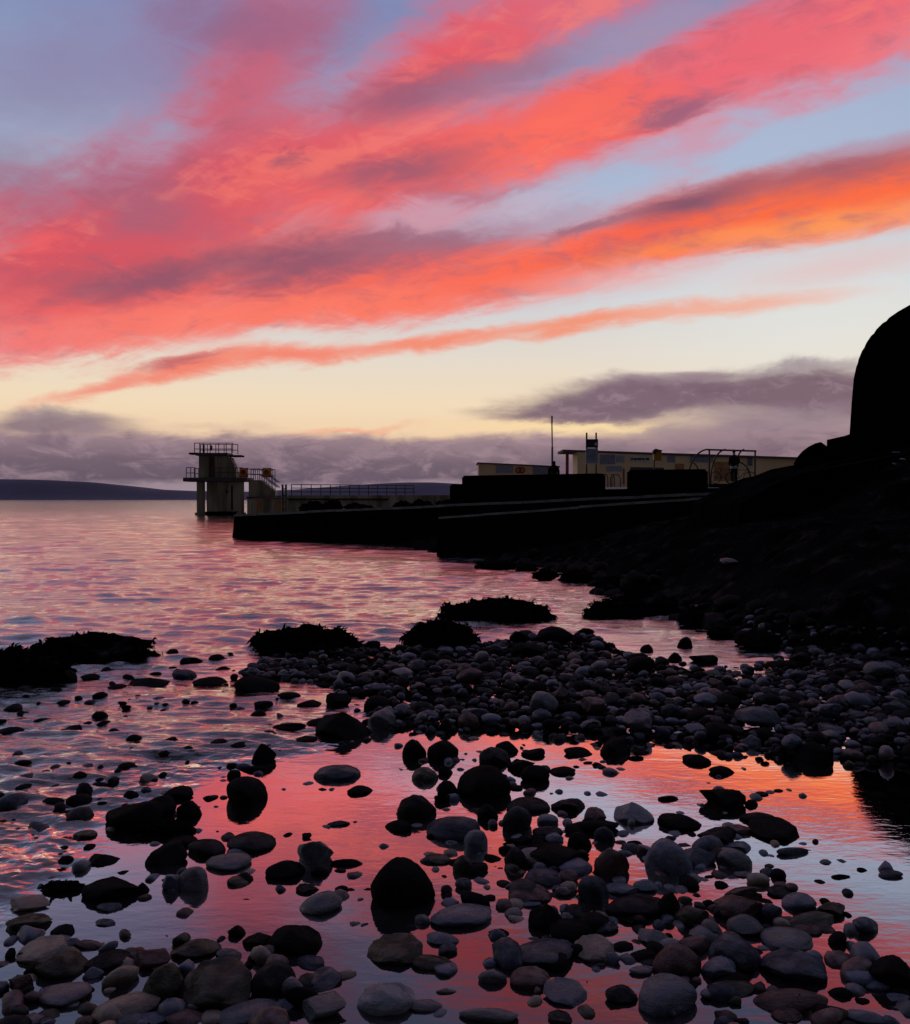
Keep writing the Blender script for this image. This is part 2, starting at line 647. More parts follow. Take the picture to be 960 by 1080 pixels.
PROF_S = np.array([-6, -1.5, -.4, 0, .5, 1.0, 1.5, 2.2, 2.7, 2.75, 3.3, 3.35, 3.75, 3.8, 4.3, 5.0, 8, 20, 60])
PROF_Z = np.array([-.9, -.35, -.08, .02, .40, .70, .90, 1.02, 1.10, 1.18, 1.32, 1.46, 1.60, 1.74, 1.95, 2.2, 2.4, 2.5, 2.5])


def bank_z(x, y):
    s = x - np.interp(y, SHORE_D, SHORE_X) + 0.5 * fbm(x * .9, y * .9, 4, 91)
    # natural rock low down, rough ledges above
    z = np.interp(s, PROF_S, PROF_Z)
    z = z * (1 - .55 * sstep(y, 15.0, 19.0))
    z = z + sstep(s, 0, .6) * (.30 * fbm(x * 1.3, y * 1.3, 6, 31) + .12 * fbm(x * 5, y * 5, 5, 57)) * (1 - .75 * sstep(s, 1.5, 2.6))
    return z, s


def ground_z(x, y):
    x = np.asarray(x, float)
    y = np.asarray(y, float)
    sp = poly_sd(x, y, POOL)
    sb = poly_sd(x, y, BAR)
    z = -0.30 - 0.02 * np.clip(y - 8, 0, 100)
    z = np.maximum(z, -3.0)
    z = z + (-.075 - z) * (1 - sstep(sp, 0, .6))
    near = 1 - sstep(y, 6.0, 9.0)
    z = z + (np.maximum(z, -.13) - z) * near
    z = z + (.004 + .085 * fbm(x * 1.1, y * 1.6, 4, 44) - z) * (1 - sstep(sb, -.28, .10))
    z = z + .03 * fbm(x * 3, y * 3, 4, 3) + .012 * fbm(x * 14, y * 14, 3, 8)
    bz, s = bank_z(x, y)
    k = sstep(s, -1.2, .15)
    z = np.maximum(z, z + (bz - z) * k)
    return z


def fan(u0, u1, nu, ds):
    u = np.linspace(u0, u1, nu)
    D_, U_ = np.meshgrid(ds, u, indexing='ij')
    return U_ * D_, D_


def grid_faces(r, c):
    i = np.arange(r - 1)[:, None] * c + np.arange(c - 1)[None, :]
    return np.stack([i, i + 1, i + c + 1, i + c], -1).reshape(-1, 4)


def geo(a, b, q):
    n = int(math.ceil(math.log(b / a) / math.log(q)))
    return a * (b / a) ** (np.arange(n + 1) / n)


# ------------------------------------------------------------------ ground: one sheet to the horizon
def rock_ground_mat():
    m, g, out = new_mat('wet_dark_rock')
    geom = g.n('ShaderNodeNewGeometry').outputs['Position']
    n1 = g.noise(geom, 1.7, 8, .65)
    n2 = g.noise(geom, 9.0, 6, .6)
    c = g.mix(g.mr(n1, .35, .7), (.003, .0028, .003, 1), (.010, .009, .0092, 1))
    c = g.mix(g.mr(n2, .58, .8, 0, .6), c, (.020, .017, .018, 1))
    b = g.n('ShaderNodeBsdfDiffuse')
    g.set(b.inputs['Color'], c)
    b.inputs['Roughness'].default_value = .4
    bp = g.n('ShaderNodeBump')
    bp.inputs['Strength'].default_value = .6
    bp.inputs['Distance'].default_value = .06
    g.set(bp.inputs['Height'], g.m('ADD', g.noise(geom, 6, 8, .7), g.m('MULTIPLY', n2, .5)))
    g.set(b.inputs['Normal'], bp.outputs[0])
    gl = g.n('ShaderNodeBsdfGlossy')
    gl.inputs['Roughness'].default_value = .32
    g.set(gl.inputs['Normal'], bp.outputs[0])
    mx = g.n('ShaderNodeMixShader')          # wet patches
    g.set(mx.inputs[0], g.mr(g.noise(geom, 3.1, 7, .7), .52, .70, .0, .016))
    g.set(mx.inputs[1], b.outputs[0])
    g.set(mx.inputs[2], gl.outputs[0])
    g.set(out.inputs[0], mx.outputs[0])
    return m


M_ROCK = rock_ground_mat()
gx, gy = fan(-1.6, 1.6, 420, np.concatenate([geo(.5, 30, 1.012), geo(30, 7000, 1.06)[1:]]))
gz = ground_z(gx, gy)
# extra patch behind the camera so that the sheet also continues there
bx, by = np.meshgrid(np.linspace(-40, 40, 60), np.linspace(-40, .5, 40))
gv = np.stack([gx, gy, gz], -1).reshape(-1, 3)
gf = grid_faces(*gx.shape)
bv = np.stack([bx, by, np.full(bx.shape, -.16)], -1).reshape(-1, 3)
bf = grid_faces(*bx.shape) + len(gv)
ground = link(bpy.data.objects.new('ground', np_mesh('ground', np.concatenate([gv, bv]), np.concatenate([gf, bf]), M_ROCK)))
tag(ground, 'dark wet shore of sand and rock sloping into the sea and rising to the black bank', 'ground', kind='structure')

# ------------------------------------------------------------------ water
def water_mat(name, pool):
    m, g, out = new_mat(name)
    pos = g.n('ShaderNodeNewGeometry').outputs['Position']
    chop = g.n('ShaderNodeAttribute', attribute_name='chop').outputs['Fac']
    # ripples: long low ones everywhere, short ones where the water is choppy
    v1 = g.mapping(pos, sc=(1.1, 2.8, 1))
    v2 = g.mapping(pos, sc=(.6, 2.0, 1))
    calm = g.noise(v1, 2.6, 3, .5, .4)
    fine = g.noise(v2, 9.0, 5, .62, .5)
    broad = g.noise(g.mapping(pos, sc=(.30, 1.1, 1)), .9, 5, .6, .3)
    h = g.m('MULTIPLY', calm, .0013)
    h = g.m('ADD', h, g.m('MULTIPLY', g.noise(v1, 13.0, 3, .55), .0004))
    h = g.m('ADD', h, g.m('MULTIPLY', g.m('MULTIPLY', fine, chop), .0088))
    h = g.m('ADD', h, g.m('MULTIPLY', g.m('MULTIPLY', g.noise(v2, 27.0, 4, .6), chop), .0026))
    h = g.m('ADD', h, g.m('MULTIPLY', g.m('MULTIPLY', broad, chop), .016))
    far = g.noise(g.mapping(pos, sc=(.07, .22, 1)), 1.0, 6, .62, .3)
    h = g.m('ADD', h, g.m('MULTIPLY', g.m('MULTIPLY', far, chop), .14))
    mid = g.noise(g.mapping(pos, sc=(.22, .75, 1)), 1.0, 4, .6, .3)
    h = g.m('ADD', h, g.m('MULTIPLY', g.m('MULTIPLY', mid, chop), .042))
    bp = g.n('ShaderNodeBump')
    bp.inputs['Strength'].default_value = 1.0
    bp.inputs['Distance'].default_value = 1.0
    g.set(bp.inputs['Height'], h)
    N = bp.outputs[0]
    lw = g.n('ShaderNodeLayerWeight')
    lw.inputs[0].default_value = .5
    g.set(lw.inputs['Normal'], N)
    fac = g.ramp(lw.outputs['Facing'], [(0, (.04,) * 3 + (1,)), (.47, (.15,) * 3 + (1,)), (.54, (.25,) * 3 + (1,)),
                                        (.60, (.47,) * 3 + (1,)), (.66, (.80,) * 3 + (1,)), (.73, (.95,) * 3 + (1,)), (1, (1,) * 3 + (1,))])
    rough_fac = g.ramp(lw.outputs['Facing'], [(0, (.04,) * 3 + (1,)), (.50, (.13,) * 3 + (1,)), (.62, (.30,) * 3 + (1,)), (.72, (.50,) * 3 + (1,)),
                                              (.82, (.74,) * 3 + (1,)), (.91, (.90,) * 3 + (1,)), (1, (1,) * 3 + (1,))])
    fac = g.mix(chop, fac, rough_fac)
    gl = g.n('ShaderNodeBsdfGlossy')
    gl.inputs['Roughness'].default_value = .03 if pool else .06
    gl.inputs['Color'].default_value = (1, .97, .95, 1)
    g.set(gl.inputs['Normal'], N)
    tr = g.n('ShaderNodeBsdfTransparent')
    tr.inputs[0].default_value = (.62, .60, .64, 1)
    df = g.n('ShaderNodeBsdfDiffuse')
    df.inputs[0].default_value = (.036, .030, .034, 1)
    under = g.n('ShaderNodeMixShader')
    under.inputs[0].default_value = .3
    g.set(under.inputs[1], tr.outputs[0])
    g.set(under.inputs[2], df.outputs[0])
    mx = g.n('ShaderNodeMixShader')
    g.set(mx.inputs[0], fac)
    g.set(mx.inputs[1], under.outputs[0])
    g.set(mx.inputs[2], gl.outputs[0])
    g.set(out.inputs[0], mx.outputs[0])
    return m


def waves(x, y, sp, chop):
    """sum of short-crested waves, left out where the mesh is too coarse to carry them"""
    r = np.random.default_rng(5)
    h = np.zeros_like(x)
    env = .55 + .9 * (vnoise(x * .7, y * 1.1, 77))
    for i in range(72):
        lam = .085 * (26.0 ** r.random())
        th = r.normal(0, .38) + math.radians(-97)
        k = 2 * math.pi / lam
        A = .0062 * (lam if lam < .30 else .30 * (lam / .30) ** .35)
        ph = r.random() * 6.28
        w = np.clip((lam / (sp * 3.2) - 1) * 1.5, 0, 1)
        s = np.sin(k * (x * math.cos(th) + y * math.sin(th)) + ph + 2.2 * (vnoise(x / lam * .35, y / lam * .35, 300 + i) - .5) * 2)
        near_ = 1.0 if lam < .3 else .25 + .75 * sstep(y, 4.5, 9.0)
        h += A * w * near_ * (s + .25 * np.cos(2 * (k * (x * math.cos(th) + y * math.sin(th)) + ph)))
    return h * chop * env


ds = np.concatenate([geo(.6, 90, 1.0042), geo(90, 400, 1.009)[1:], geo(400, 9000, 1.03)[1:]])
NU = 620
wx, wy = fan(-1.35, 1.35, NU, ds)
spacing = np.maximum(wy * 2.7 / NU, .0042 * wy)
sp = poly_sd(wx, wy, POOL)
edge = sp + .5 * fbm(wx * 1.6, wy * 2.6, 6, 12, .6)
chop = sstep(edge, -.12, .55)
sb = poly_sd(wx, wy, BAR)
chop = chop * (.5 + .5 * sstep(sb, .0, .8))
hz = waves(wx, wy, spacing, chop)
# sharp little crinkles, crests across the view
for k_, (lx_, ly_, am_) in enumerate(((.30, .085, .0085), (.17, .05, .0055), (.6, .17, .0085))):
    w_ = np.clip((ly_ / (.0042 * wy * 2.2) - 1) * 1.5, 0, 1) * np.clip((lx_ / (wy * 2.7 / NU * 2.2) - 1) * 1.5, 0, 1)
    nn = 1 - np.abs(fbm(wx / lx_ + 31 * k_, wy / ly_ + .8 * fbm(wx / lx_ * .5, wy / ly_ * .3, 2, 40 + k_), 3, 200 + k_ * 7)) * 4
    hz = hz + am_ * w_ * np.clip(nn, -.5, 1) * chop * (1 - .55 * sstep(wy, 6, 11)) * (1 + .7 * (1 - sstep(wy, 3.5, 5.5)))
# the little breaking edge where the swash runs into the pool on the left
lip = np.exp(-((edge - .10) / .07) ** 2) * sstep(-wx, .45, .8) * (1 - sstep(wy, 4.2, 4.8))
hz = hz + lip * (.002 + .04 * np.abs(fbm(wx * 9, wy * 9, 4, 66)))
# rows of tiny swell fronts just outside it
fr = np.exp(-((edge - .45 - .2 * fbm(wx * 1.5, wy * 1.5, 3, 5)) / .06) ** 2) + .8 * np.exp(-((edge - .85 - .25 * fbm(wx * 1.5, wy * 1.5, 3, 15)) / .08) ** 2)
hz = hz + .003 * fr * sstep(-wx, .3, .8) * (1 - sstep(wy, 5, 7))
wv = np.stack([wx, wy, hz], -1).reshape(-1, 3)
wf = grid_faces(*wx.shape)
inpool = (sp.reshape(-1)[wf].mean(1) < .12)
EARTH = wy.reshape(-1) ** 2 / (2 * 6.4e6 * 1.15)
wv[:, 2] -= np.where(wy.reshape(-1) > 300, EARTH, 0) * 0


def sub(name, mask, mat):
    ff = wf[mask]
    used, inv = np.unique(ff.ravel(), return_inverse=True)
    me = np_mesh(name, wv[used], inv.reshape(-1, 4), mat, True, {'chop': ('FLOAT', chop.reshape(-1)[used])})
    return link(bpy.data.objects.new(name, me))


tag(sub('sea', ~inpool, water_mat('sea_water', False)), 'rippled pink sea reaching to the horizon', 'sea', kind='structure')
tag(sub('pool', inpool, water_mat('pool_water', True)), 'still tidal pool mirroring the red sky', 'pool', kind='structure')

# ------------------------------------------------------------------ hills across the bay
M_HILL = simple_mat('slate_purple_hill', (.085, .075, .115), .95, .15, .002, 0)  # one slate-purple base colour for the far hills, slightly varied


def hills():
    hx, hy = np.meshgrid(np.linspace(-5200, 4200, 260), np.linspace(4600, 6600, 24))
    D0 = 5000.0
    pxs = np.array([-500, -150, 0, 40, 90, 130, 165, 205, 260, 310, 360, 400, 430, 455, 500, 600, 800, 1200])
    ys = np.array([508, 505, 505, 505.5, 508, 512, 516, 517.5, 518, 516, 512, 509.5, 508.3, 508.2, 511, 517, 521, 524])
    h = np.interp(hx / D0 * F + 480, pxs, (HZ - ys) / F * D0)
    across = sstep(hy, 4600, 5000) * (1 - .5 * sstep(hy, 5000, 6600))
    z = -4 + (h + 4 + 5 * fbm(hx / 300, hy / 300, 4, 9)) * across
    return np.stack([hx, hy, z], -1).reshape(-1, 3), grid_faces(*hx.shape)


hv, hf = hills()
tag(link(bpy.data.objects.new('hills', np_mesh('hills', hv, hf, M_HILL))), 'low slate purple hills across the bay', 'hills', kind='structure')
# ------------------------------------------------------------------ materials of the built things
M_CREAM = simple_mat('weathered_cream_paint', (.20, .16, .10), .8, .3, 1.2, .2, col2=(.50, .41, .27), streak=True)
M_PAVE = simple_mat('pale_paving', (.15, .135, .12), .85, .2, 1.5, .2)
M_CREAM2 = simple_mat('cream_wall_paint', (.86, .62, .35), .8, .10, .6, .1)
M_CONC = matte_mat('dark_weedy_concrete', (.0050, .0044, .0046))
M_CONC2 = matte_mat('old_grey_concrete', (.028, .025, .025))
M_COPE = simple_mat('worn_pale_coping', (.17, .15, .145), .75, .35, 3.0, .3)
M_SLAB = simple_mat('grey_slab_concrete', (.075, .068, .058), .8, .3, 2.0, .3)
M_STEEL = simple_mat('dark_galvanised_steel', (.05, .048, .05), .45, .3, 8, .05, metallic=.4)
M_RUST = simple_mat('rusty_brown_steel', (.075, .03, .022), .6, .35, 8, .05)
M_RED = simple_mat('faded_red_paint', (.33, .035, .03), .6, .2, 5, .05)
M_DKRED = simple_mat('dark_red_paint', (.07, .012, .012), .7, .2, 5, .05)
M_ORANGE = simple_mat('orange_plastic', (.60, .17, .03), .5, .12, 5, 0)
M_YEL = simple_mat('yellow_box_paint', (.66, .28, .03), .5, .12, 5, 0)
M_BLUE = simple_mat('faded_blue_paint', (.22, .23, .33), .6, .2, 4, 0)
M_NAVY = simple_mat('navy_board', (.018, .02, .05), .5, .2, 4, 0)
M_PALE = simple_mat('pale_blue_board', (.30, .32, .42), .55, .15, 4, 0)
M_WHITE = simple_mat('white_board', (.62, .60, .62), .55, .1, 4, 0)
M_INK = simple_mat('black_lettering', (.02, .02, .025), .6, 0, 4, 0)
M_BLACK = simple_mat('black_cloth', (.008, .008, .009), .85, .2, 12, .1, spec=.2)
M_PALECLOTH = simple_mat('pale_cloth', (.42, .40, .42), .85, .1, 12, .1)
M_SKIN = simple_mat('skin', (.28, .15, .11), .6, .08, 10, 0)
M_HAIR = simple_mat('dark_hair', (.010, .008, .007), .6, .2, 20, 0)
M_OCHRE = simple_mat('ochre_mural_paint', (.42, .18, .045), .7, .25, 2, 0)
M_RUBBER = simple_mat('black_rubber', (.012, .012, .012), .7, .1, 9, 0)
M_TEAL = simple_mat('teal_paint', (.04, .14, .15), .6, .2, 4, 0)

# ------------------------------------------------------------------ diving tower in the sea
TD = 72.0


def tx(px):
    return (px - 480) / F * TD


def tz(py):
    return CAM_H + (HZ - py) / F * TD


def diving_tower():
    c = empty('diving_tower', (tx(232), TD, 0))
    tag(c, 'concrete diving tower on columns standing in the sea, two railed platforms', 'diving tower')
    ox, oy = tx(232), TD
    inv = Matrix.Translation((-ox, -oy, 0))

    def part(name, bm, m, par=c):
        bm.transform(inv)
        return obj(name, bm, m, par)

    def bx(name, x0, x1, y0, y1, ytop, ybot, m, bev=.03, par=c):
        bm = bmesh.new()
        box(bm, tx(x0), tx(x1), y0, y1, tz(ybot), tz(ytop), bev)
        return part(name, bm, m, par)

    # columns and the boxed core under the lower platform
    for x0, x1 in ((207.8, 215.2), (251.5, 256.6)):
        for yy in (TD - .1,):
            bm = bmesh.new()
            box(bm, tx(x0), tx(x1), yy, yy + .5, -.9, tz(508) - .004, .03)
            box(bm, tx(x0) - .12, tx(x1) + .12, yy - .12, yy + .62, -.9, tz(540.5), .03)
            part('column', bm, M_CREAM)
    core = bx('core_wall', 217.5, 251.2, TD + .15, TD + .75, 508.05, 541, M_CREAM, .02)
    bx('plinth', 216.5, 252, TD + .02, TD + .9, 539.5, 560, M_CONC, .02)
    bm = bmesh.new()
    box(bm, tx(243.5), tx(245.2), TD + .12, TD + .16, tz(538), tz(512), 0)
    box(bm, tx(238), tx(240), TD + .12, TD + .16, tz(520), tz(517), 0)
    part('panel_joint', bm, M_CONC2, core)
    # lower platform
    bx('lower_platform', 195.0, 262.5, TD - .5, TD + 1.9, 503.8, 508, M_SLAB, .04)
    # upper block: darker sea wall with a red recess, pale right part with steps behind
    ub = bx('upper_block', 209.5, 229, TD + .1, TD + 1.5, 480.6, 503.75, M_CREAM, .02)
    bm = bmesh.new()
    box(bm, tx(220.5), tx(226), TD + .05, TD + .104, tz(503.6), tz(481.5), 0)
    part('doorway', bm, M_DKRED, ub)
    bm = bmesh.new()
    prism(bm, [(tx(229.05), tz(503.75)), (tx(229.05), tz(480.7)), (tx(240), tz(480.7)), (tx(246.5), tz(490)), (tx(249.5), tz(503.75))],
          TD + .25, TD + 1.2)
    part('stair_block', bm, M_CREAM)
    bm = bmesh.new()
    for k in range(9):
        t = k / 9
        box(bm, tx(241 + 8 * t), tx(242.6 + 8 * t), TD + .5, TD + 1.4, tz(503.7), tz(482.5 + 21 * t), 0)
    part('stair', bm, M_SLAB)
    # upper platform with the board out to the left and a landing on the right
    bx('upper_platform', 206.5, 240.5, TD - .05, TD + 1.8, 477.6, 480.55, M_SLAB, .03)
    bx('diving_board', 197, 206.45, TD + .6, TD + 1.6, 476.9, 478.9, M_CONC2, .02)
    bx('landing', 240.6, 253.2, TD + .5, TD + 1.6, 479.6, 481.4, M_CONC2, .02)

    def railing(xs, ytop, ymid, ybot, yy, bars=True):
        bm = bmesh.new()
        r = .034
        for x in xs:
            tube(bm, [(tx(x), yy, tz(ybot)), (tx(x), yy, tz(ytop))], r, 6)
        for y in ([ytop, ymid] if ymid else [ytop]):
            tube(bm, [(tx(xs[0]), yy, tz(y)), (tx(xs[-1]), yy, tz(y))], r, 6)
        return part('railing', bm, M_STEEL)

    railing([205.5, 211, 214.5, 222, 231, 239, 245.8], 467.4, 473.6, 478, TD)
    railing([205.5, 213, 222, 231, 239, 245.8], 467.4, 473.6, 478, TD + 1.7)
    railing([198.3, 203, 207.6], 493.4, 499, 504, TD - .4)
    railing([198.3, 203, 207.6], 493.4, 499, 504, TD + 1.8)
    railing([226, 234, 242, 250, 258], 493.6, 498.7, 504, TD - .4)
    # thick sign posts on the top platform
    bm = bmesh.new()
    box(bm, tx(213.6), tx(215.2), TD + .2, TD + .32, tz(478), tz(468.2), 0)
    part('post', bm, M_STEEL)
    bm = bmesh.new()
    box(bm, tx(221), tx(223.4), TD + .2, TD + .3, tz(474.5), tz(469.6), 0)
    part('notice', bm, M_STEEL)
    # stair flight down to the causeway
    bm = bmesh.new()
    prism(bm, [(tx(261.5), tz(541)), (tx(261.5), tz(506.2)), (tx(274.5), tz(506.2)), (tx(289.5), tz(518)), (tx(289.5), tz(541))], TD + .3, TD + 1.3)
    part('stair_base', bm, M_CREAM)
    bx('apron_wall', 261.7, 302, TD - .35, TD + .25, 524.9, 543, M_CREAM, .02)
    bx('apron_capping', 261.4, 302.4, TD - .5, TD + .28, 524.1, 525.6, M_CONC2, .01)
    for x0, x1 in ((272, 277.5), (292.5, 299)):
        bm = bmesh.new()
        box(bm, tx(x0), tx(x1), TD - .38, TD - .345, tz(539), tz(527.5), 0)
        part('ochre_panel', bm, M_OCHRE)
    for yy in (TD + .35, TD + 1.25):
        bm = bmesh.new()
        for dy in (0, 5.5):
            tube(bm, [(tx(261), yy, tz(494.5 + dy)), (tx(273.5), yy, tz(494.5 + dy)), (tx(292), yy, tz(508.5 + dy))], .045, 6)
            tube(bm, [(tx(273), yy, tz(494.8 + dy * 1.2)), (tx(287), yy, tz(494.8 + dy * 1.2))], .04, 6)
        for x in (264, 268.5, 273, 278, 283, 287):
            tube(bm, [(tx(x), yy, tz(506 if x < 275 else 506.5 + (x - 275) * .8)), (tx(x), yy, tz(494.7))], .035, 6)
        part('stair_railing', bm, M_BLUE)
    return c


diving_tower()


def lifebuoy(px, py, label, D):
    c = empty('lifebuoy', P(px, py, D))
    tag(c, label, 'lifebuoy', 'lifebuoys on the tower railings')
    bm = bmesh.new()
    torus(bm, (0, 0, 0), .27, .085)
    obj('ring', bm, M_ORANGE, c, True)
    bm = bmesh.new()
    box(bm, -.36, .36, .09, .12, -.4, .4, .02)
    obj('backing_board', bm, M_RED if px < 270 else M_OCHRE, c)
    return c


lifebuoy(257, 498.5, 'red-orange lifebuoy on the railing at the right end of the tower platform', TD - .7)
lifebuoy(281.5, 498.5, 'orange lifebuoy at the head of the blue stair railing', TD - .2)

# causeway wall with its railing
bm = bmesh.new()
A0, A1 = P(290, 526, TD + .6), P(478, 526, 79)


def along(t):
    return Vector((A0.x + (A1.x - A0.x) * t, A0.y + (A1.y - A0.y) * t, 0))


def strip_wall(bm, a, b, th, z0a, z1a, z0b, z1b, straight=False):
    dv = Vector((b.x - a.x, b.y - a.y, 0)).normalized()
    nv = Vector((0, th, 0)) if straight else Vector((-dv.y, dv.x, 0)) * th
    vs = [Vector((a.x, a.y, z0a)), Vector((b.x, b.y, z0b)), Vector((b.x, b.y, z1b)), Vector((a.x, a.y, z1a))]
    f = [bm.verts.new(v) for v in vs]
    k = [bm.verts.new(v + nv) for v in vs]
    bm.faces.new(f)
    bm.faces.new(k[::-1])
    for i in range(4):
        bm.faces.new((f[i], k[i], k[(i + 1) % 4], f[(i + 1) % 4]))


cw = empty('causeway', (A0.x, A0.y, 0))
tag(cw, 'low pale causeway with a long many-barred railing leading from the tower to the shore', 'causeway')
strip_wall(bm, A0 - Vector((A0.x, A0.y, 0)), A1 - Vector((A0.x, A0.y, 0)), 2.2, -1.2, 1.66, -1.2, 1.72)
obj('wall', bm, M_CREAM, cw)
bm = bmesh.new()
rel = Vector((A0.x, A0.y, 0))
zt, zb = 2.60, 1.64
pts = []
T0, T1 = .085, .765
npost = 14
for k in range(npost):
    q = along(T0 + (T1 - T0) * k / (npost - 1)) - rel
    tube(bm, [(q.x, q.y + .1, zb), (q.x, q.y + .1, zt)], .042, 6)
for z in (zt, 2.3, 1.98):
    a, b = along(T0) - rel, along(T1) - rel
    tube(bm, [(a.x, a.y + .1, z), (b.x, b.y + .1, z)], .036, 6)
obj('railing', bm, M_STEEL, cw)
bm = bmesh.new()
a, b = along(.02) - rel, along(.62) - rel
strip_wall(bm, Vector((a.x, a.y - .25, 0)), Vector((b.x, b.y - .25, 0)), .22, 1.28, 1.40, 1.28, 1.40)
obj('ledge', bm, M_CONC2, cw)

# ------------------------------------------------------------------ stone pier (slipway) and the quay wall in front of it
def ramp_thing(name, label, cat, a, b, za, zb_, depth, zbot, cop=.10):
    c = empty(name, (a[0], a[1], 0))
    tag(c, label, cat)
    dv = Vector((b[0] - a[0], b[1] - a[1], 0))
    L = dv.length
    dv.normalize()
    nv = Vector((-dv.y, dv.x, 0))
    if nv.y < 0:
        nv = -nv
    bm = bmesh.new()
    n = 60
    lo, hi, bk, bl = [], [], [], []
    for i in range(n + 1):
        t = i / n
        p = dv * (L * t)
        z = za + (zb_ - za) * t
        wob = .03 * (mnoise.noise(Vector((p.x * .6, p.y * .6, 3.1))))
        lo.append(bm.verts.new((p.x - nv.x * .22, p.y - nv.y * .22, zbot)))
        hi.append(bm.verts.new((p.x, p.y, z - cop - .003 + wob * .3)))
        q = p + nv * depth
        bk.append(bm.verts.new((q.x, q.y, z - cop - .003 + .06)))
        bl.append(bm.verts.new((q.x, q.y, zbot)))
    for i in range(n):
        bm.faces.new((lo[i], lo[i + 1], hi[i + 1], hi[i]))
        bm.faces.new((hi[i], hi[i + 1], bk[i + 1], bk[i]))
        bm.faces.new((bk[i], bk[i + 1], bl[i + 1], bl[i]))
    bm.faces.new((lo[0], hi[0], bk[0], bl[0]))
    bm.faces.new((lo[-1], bl[-1], bk[-1], hi[-1]))
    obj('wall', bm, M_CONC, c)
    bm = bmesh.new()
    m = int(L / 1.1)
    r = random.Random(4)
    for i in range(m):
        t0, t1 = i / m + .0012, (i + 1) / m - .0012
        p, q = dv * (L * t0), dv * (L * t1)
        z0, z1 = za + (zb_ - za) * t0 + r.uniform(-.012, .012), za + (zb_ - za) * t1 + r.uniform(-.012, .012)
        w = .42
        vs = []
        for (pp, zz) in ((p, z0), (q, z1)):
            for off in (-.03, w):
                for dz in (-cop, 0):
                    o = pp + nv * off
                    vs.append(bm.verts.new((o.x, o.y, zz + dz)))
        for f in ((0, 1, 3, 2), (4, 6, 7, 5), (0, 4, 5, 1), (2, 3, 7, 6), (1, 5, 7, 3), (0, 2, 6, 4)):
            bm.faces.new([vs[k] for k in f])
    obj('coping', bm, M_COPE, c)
    return c


pa = (-7.57, 29.25)
pd = (7.1, -4.35)
ramp_thing('stone_pier', 'dark low stone pier sloping down into the sea in front of the tower', 'pier',
           pa, (pa[0] + pd[0] * 2.0, pa[1] + pd[1] * 2.0), .80, 1.50, 4.6, -1.0, .07)
qa = (-.38, 20.2)
ramp_thing('quay_wall', 'nearer black quay wall with a square end, stepping out before the pier', 'wall',
           qa, (qa[0] + pd[0] * .86, qa[1] + pd[1] * .86), .90, 1.42, 3.0, -1.0, .05)

# promenade behind the walls
bm = bmesh.new()
vs = [bm.verts.new(v) for v in [(.8, 40, 1.72), (13.0, 40, 1.86), (16, 38, 1.9), (46, 38, 2.2), (60, 95, 2.5), (1.6, 95, 2.3), (.9, 44, 2.0)]]
f = bm.faces.new(vs)
r_ = bmesh.ops.extrude_face_region(bm, geom=[f])
for v in r_['geom']:
    if isinstance(v, bmesh.types.BMVert):
        v.co.z = -.6
bmesh.ops.triangulate(bm, faces=bm.faces)
pr = obj('promenade', bm, M_PAVE)
pr.data.materials.append(M_CONC)
for p_ in pr.data.polygons:
    if abs(p_.normal.z) < .5:
        p_.material_index = 1
tag(pr, 'dark paved promenade behind the low walls', 'promenade', kind='structure')


def low_wall(name, label, a, b, th, z0, z1, step=None):
    c = empty(name, (a.x, a.y, 0))
    tag(c, label, 'wall', 'low black walls along the promenade')
    bm = bmesh.new()
    o = Vector((a.x, a.y, 0))
    strip_wall(bm, a - o, b - o, th, z0, z1, z0, z1)
    bmesh.ops.bevel(bm, geom=list(bm.edges), offset=.05, segments=2, affect='EDGES')
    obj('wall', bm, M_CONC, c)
    if step:
        bm = bmesh.new()
        a2 = a + (a - b).normalized() * step[0]
        strip_wall(bm, a2 - o, a - o, th, z0, step[1], z0, step[1])
        bmesh.ops.bevel(bm, geom=list(bm.edges), offset=.05, segments=2, affect='EDGES')
        obj('step', bm, M_CONC, c)
    return c


def flat(px, D):
    return Vector(((px - 480) / F * D, D, 0))


low_wall('low_wall', 'long low black wall on the pier, stepped down at its seaward end', flat(486.5, 27), flat(632.5, 24.6), .5, .9, 2.06, (.45, 1.80))
low_wall('low_wall', 'short low black wall below the yellow rescue box', flat(661, 23), flat(744, 22.2), .6, 1.1, 2.10)


